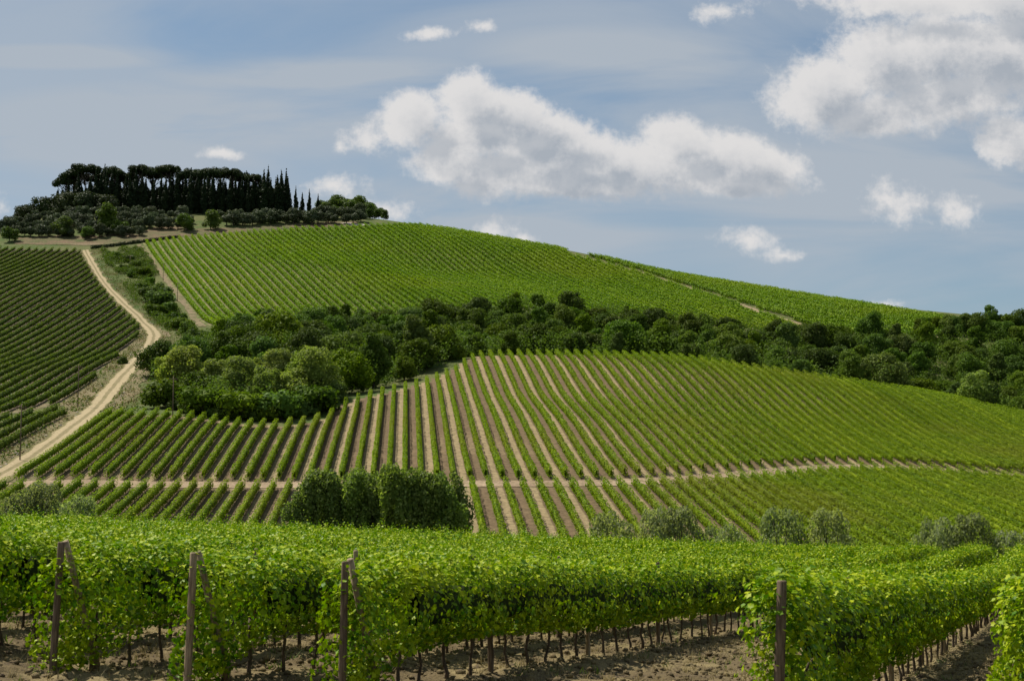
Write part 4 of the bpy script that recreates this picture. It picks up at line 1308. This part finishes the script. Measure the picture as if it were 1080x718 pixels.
def near_row(x0, y0, y1, seed, label, end_drop=True, part_to=0.0, big=1.0, drop_len=.8, head=0.0):
    """one near trellis row from its end post at (x0, y0) to depth y1"""
    r = np.random.default_rng(seed)
    if end_drop:
        x0, y0 = x0 + DN[0] * .32, y0 + DN[1] * .32
    Lt = (y1 - y0) / DN[1]
    s = np.arange(0, Lt + .5, .5)
    bx, by = x0 + DN[0] * s, y0 + DN[1] * s
    bz = hz_near(bx, by); bz = np.convolve(np.pad(bz, 2, mode='edge'), np.ones(5) / 5, 'valid')
    acc = Acc()
    for (ya, yb, dens, size, tpl) in ((0, 32, 1250, .080, LEAF_V), (32, 58, 720, .098, LEAF_M), (58, 200, 300, .16, LEAF_Q)):
        ta, tb = max(0, (ya - y0) / DN[1]), min(Lt, (yb - y0) / DN[1])
        if tb <= ta:
            continue
        N = int((tb - ta) * dens)
        t = r.uniform(ta - (.45 if ta == 0 else 0), tb, N)
        vig = fbm(t / 1.3 + seed * 7.7, np.full(N, seed * 2.1), 6, 3)
        th = r.uniform(0, 2 * math.pi, N); ct, st = np.cos(th), np.sin(th)
        rad = 1.10 - np.abs(r.normal(0, .30, N))
        low = .70 - .34 * (fbm(t / .9 + 31 * seed, np.full(N, 5.5), 8, 2) - .35)
        if end_drop:
            low = low - .66 * np.exp(-(np.maximum(t, 0) / drop_len) ** 1.5)
        top = 1.88 * big + .42 * (vig - .5) + r.normal(0, .05, N) + head * np.exp(-((t - 1.1) / 1.0) ** 2)
        lump = fbm(t / .42 + 3 * seed, np.where(ct > 0, 3.0, 8.0) + st * 1.6, 2, 3)
        hw = (.30 + .34 * vig) * (.30 + 1.35 * lump)
        w = np.sign(ct) * np.abs(ct) ** .65 * hw * rad
        h = (top + low) / 2 + np.sign(st) * np.abs(st) ** .65 * (top - low) / 2 * rad
        x = np.interp(t, s, bx) + NN[0] * w; y = np.interp(t, s, by) + NN[1] * w
        x += DN[0] * np.minimum(t, 0); y += DN[1] * np.minimum(t, 0)
        C = np.column_stack([x, y, np.interp(t, s, bz) + h])
        Nn = np.column_stack([NN[0] * ct, NN[1] * ct, st * 1.3 + .35]) + r.normal(0, .52, (N, 3))
        acc.add(*leaves(C, Nn, size * r.uniform(.6, 1.35, N), tpl, r, down=.9), 0)
        if end_drop and ta == 0:
            m_ = 900 if head else 330
            zz = r.uniform(.12, 2.0 if head else 1.3, m_); tt = .12 + r.normal(0, .22, m_); ww = r.normal(0, .24 if head else .17, m_)
            C = np.column_stack([bx[0] + DN[0] * tt + NN[0] * ww, by[0] + DN[1] * tt + NN[1] * ww, bz[0] + zz])
            acc.add(*leaves(C, np.column_stack([NN[0] * ww * 3 - DN[0] * .4, NN[1] * ww * 3 - DN[1] * .4, np.full(m_, .5)]) + r.normal(0, .5, (m_, 3)), size * r.uniform(.6, 1.35, m_), tpl, r, down=.9), 0)
        # young shoots standing out of the canopy
        ns = int((tb - ta) * 9)
        t0 = r.uniform(ta, tb, ns)
        ln = r.uniform(.15, .55, ns) * np.where(r.uniform(size=ns) < .25, 1.3, .8)
        sd = r.normal(0, .30, ns)
        for j in range(7):
            f = j / 6
            w = sd * (.6 + f * .9); hh = 1.78 * big + ln * f * (1.05 - .35 * np.abs(sd)) + .3 * (fbm(t0 / 1.3 + seed * 7.7, np.full(ns, seed * 2.1), 6, 3) - .5)
            tt = t0 + f * r.normal(0, .12, ns)
            C = np.column_stack([np.interp(tt, s, bx) + NN[0] * w, np.interp(tt, s, by) + NN[1] * w, np.interp(tt, s, bz) + hh])
            acc.add(*leaves(C, r.normal(0, .6, (ns, 3)) + np.array([0, 0, .6]), size * (1.05 - .55 * f) * r.uniform(.7, 1.2, ns), tpl, r, down=.5), 0)
    # dark inner box, the canopy's deep shade put into its colour
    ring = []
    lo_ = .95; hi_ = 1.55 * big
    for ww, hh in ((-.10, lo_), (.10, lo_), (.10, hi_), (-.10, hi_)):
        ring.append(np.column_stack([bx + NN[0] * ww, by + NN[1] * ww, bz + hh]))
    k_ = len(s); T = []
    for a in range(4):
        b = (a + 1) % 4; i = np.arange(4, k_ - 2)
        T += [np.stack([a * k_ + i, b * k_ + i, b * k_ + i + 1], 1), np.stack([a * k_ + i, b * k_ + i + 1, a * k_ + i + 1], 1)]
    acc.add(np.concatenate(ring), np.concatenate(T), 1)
    # trunks too far to show as parts
    far = np.arange(max(part_to - y0, 0) / DN[1] + .4, Lt, .9)
    for t in far:
        q = (np.interp(t, s, bx), np.interp(t, s, by), np.interp(t, s, bz))
        acc.add(*tube([(q[0], q[1], q[2] - .1), (q[0] + .02, q[1], q[2] + 1.0)], [.04, .03], 4, cap=False), 2)
    root = empty('vine_row', (x0, y0, float(hz(x0, y0)) + NDZ), label, 'vine row', 'near trellised vine rows')
    fo = obj('foliage', acc.mesh('near_vine_foliage', [M_VINE_NEAR, M_VINE_CORE, M_TRUNK]), root)
    fo.location = -Vector(root.location)
    t = .55
    while t < (part_to - y0) / DN[1]:
        q = Vector((float(np.interp(t, s, bx)) + NN[0] * r.normal(0, .03), float(np.interp(t, s, by)), float(np.interp(t, s, bz)) - .03))
        o = obj('trunk', trunks[r.integers(6)], root); o.location = q - Vector(root.location); o.rotation_euler = (r.normal(0, .06), r.normal(0, .06), r.uniform(0, 6.28))
        o.scale = (r.uniform(.85, 1.25),) * 2 + (1.0,)
        t += .92 + r.normal(0, .07)
    return root


def end_post(x, y, me, lab, lean=(0, 0), brace=True, s=1.0):
    x, y = x - DN[0] * .04, y - DN[1] * .04
    z = float(hz_near(x, y))
    o = empty('end_post', (x, y, z), lab, 'post', 'end posts of the near rows')
    sh = obj('shaft', me, o); sh.rotation_euler = (lean[1], lean[0], 0.4); sh.scale = (1, 1, s)
    if brace:
        a = Vector((DN[0] * .22, DN[1] * .22, 1.98 * s)); b = Vector((DN[0] * 1.05 + NN[0] * .10, DN[1] * 1.05 + NN[1] * .10, -.3))
        obj('brace', acc_mesh([tube([b, b.lerp(a, .5), a], [.062, .057, .05], 8)], 'post_brace', M_POST), o)


def line_posts(x0, y0, ya, yb, step, lab, grp, seed):
    r = np.random.default_rng(seed)
    y = ya
    while y < yb:
        x = x0 + DN[0] / DN[1] * (y - y0)
        o = obj('trellis_post', POSTS[r.integers(4)]); o.location = (x, y, float(hz_near(x, y)))
        o.rotation_euler = (r.normal(0, .02), r.normal(0, .02), r.uniform(0, 3)); o.scale = (.9, .9, r.uniform(.93, 1.03))
        tag(o, lab, 'post', grp)
        y += step * DN[1]


def end_y(xp):
    return (77.3 + .8 * xp) / .68


# rows left of the wide alley, from the one nearest it
starts = [(-2.42, 20.7), (-4.78, 21.4), (-7.03, 22.2)]
for k in range(3, 14):
    starts.append((-7.03 - 2.38 * (k - 2), 22.2 + .78 * (k - 2)))
row_labels = ['near vine row whose end post stands left of the wide bare alley', 'near vine row whose pale end post is the second from the alley', 'near vine row whose dark end post is third from the wide alley']
for k, (x, y) in enumerate(starts):
    xp = x - .4 * y
    y_trim = -xp / .8 - 5
    ys_ = max(y, y_trim)
    xs_ = xp + .4 * ys_
    lab = row_labels[k] if k < 3 else 'near vine row behind the front ones, only its sunlit top showing'
    if k == 3: lab = 'near vine row running in from the left edge, trunks showing below'
    near_row(xs_, ys_, end_y(xp), 40 + k, lab, end_drop=(k < 4), part_to={0: 62, 1: 46, 2: 40, 3: 36, 4: 34}.get(k, 0))
end_post(-2.42, 20.7, post_me(70, .105, 1.96, M_POST_DARK), 'brown end post with a slanting brace left of the wide alley', (0.02, 0))
end_post(-4.78, 21.4, post_me(71, .105, 1.98, M_POST), 'pale grey end post with a slanting brace, second from the alley', (0.03, 0))
end_post(-7.03, 22.2, post_me(72, .105, 1.98, M_POST_DARK), 'dark end post wrapped in leaves at the lower left', (0.04, 0))
line_posts(-2.42, 20.7, 25.8, 60, 5.4, 'wooden trellis post in the front row left of the wide alley', 'trellis posts of the row left of the alley', 5)
line_posts(-4.78, 21.4, 26.2, 42, 5.4, 'wooden trellis post in the row behind the pale end post', 'trellis posts of the second row', 6)
line_posts(-7.03, 22.2, 27.5, 40, 5.4, 'wooden trellis post in the row of the dark end post', 'trellis posts of the third row', 7)
# rows right of the wide alley
near_row(3.19, 17.4, 116, 60, 'near vine row right of the wide alley, its dark end post buried in leaves', part_to=76, big=1.03, drop_len=4.2, head=.25)
end_post(3.19, 17.4, post_me(73, .12, 2.0, M_POST_DARK), 'dark leaning end post buried in leaves right of the wide alley', (0.05, 0), brace=False)
line_posts(3.19, 17.4, 22.4, 80, 5.4, 'wooden trellis post in the row right of the wide alley', 'trellis posts of the row right of the alley', 8)
near_row(7.22, 20.0, 64, 61, 'near vine row cut off by the right edge of the picture', part_to=40, big=1.04)
end_post(7.22, 20.0, post_me(74, .11, 2.0, M_POST), 'end post hidden in leaves at the right edge', (0, 0), brace=False, s=.95)
near_row(7.5, 37.0, 105, 62, 'near vine row between wide alley rows, its rounded end by the valley shrubs', end_drop=True, part_to=0, big=1.0)

# dry grass, weeds and clods on the ground between the rows
M_DRY = leaf_mat('dry_grass_blades', [(0.20, 0.16, 0.075), (0.30, 0.24, 0.12), (0.38, 0.31, 0.17)], .3, .2, tcol=(1, 1, .8))
M_WEED = leaf_mat('weed_blades', [(0.06, 0.10, 0.02), (0.10, 0.15, 0.03), (0.15, 0.19, 0.05)], .35, .2)


def blades(name, n, box_, h, w, mat, seed, keep):
    r = np.random.default_rng(seed)
    x = r.uniform(box_[0], box_[1], n); y = r.uniform(box_[2], box_[3], n)
    ok = r.uniform(size=n) < keep(x, y); x, y = x[ok], y[ok]
    x = np.repeat(x, 6) + r.normal(0, .05, len(x) * 6); y = np.repeat(y, 6) + r.normal(0, .05, len(y) * 6)
    z = hz_near(x, y) - .01; n = len(x)
    a = r.uniform(0, 6.283, n); hh = h * r.uniform(.5, 1.4, n); ln = r.normal(0, .4, (n, 2)) * hh[:, None]
    dx, dy = np.cos(a) * w, np.sin(a) * w
    V = np.stack([np.column_stack([x - dx, y - dy, z]), np.column_stack([x + dx, y + dy, z]), np.column_stack([x + ln[:, 0], y + ln[:, 1], z + hh])], 1).reshape(-1, 3)
    T = np.arange(n * 3).reshape(-1, 3)
    return tag(obj(name, mesh_np(name, V, T, [mat])), kind='stuff')


blades('dry_grass', 20000, (-12, 14, 14, 40), .14, .009, M_DRY, 1, lambda x, y: np.clip(.15 + 1.6 * (fbm(x * .5, y * .5, 21) - .45), 0, 1) * np.where((x < -1) & (y < 23), 1, .55))
blades('green_weeds', 3000, (-12, 14, 14, 45), .13, .014, M_WEED, 2, lambda x, y: np.clip(2.2 * (fbm(x * .6, y * .6, 33) - .52), 0, 1))
r = np.random.default_rng(77)
n = 15000
x = r.uniform(-12, 14, n); y = r.uniform(15, 44, n); s = .02 + .07 * r.uniform(size=n) ** 3
V = (ICO[0][None] * s[:, None, None] * r.uniform(.6, 1.3, (n, 12, 1)) * np.array([1, 1, .75])) + np.stack([x, y, hz_near(x, y) + s * .25], 1)[:, None]
T = ICO[1][None] + (np.arange(n) * 12)[:, None, None]
tag(obj('earth_clods', mesh_np('earth_clods', V.reshape(-1, 3), T.reshape(-1, 3), [M_CLOD])), kind='stuff')
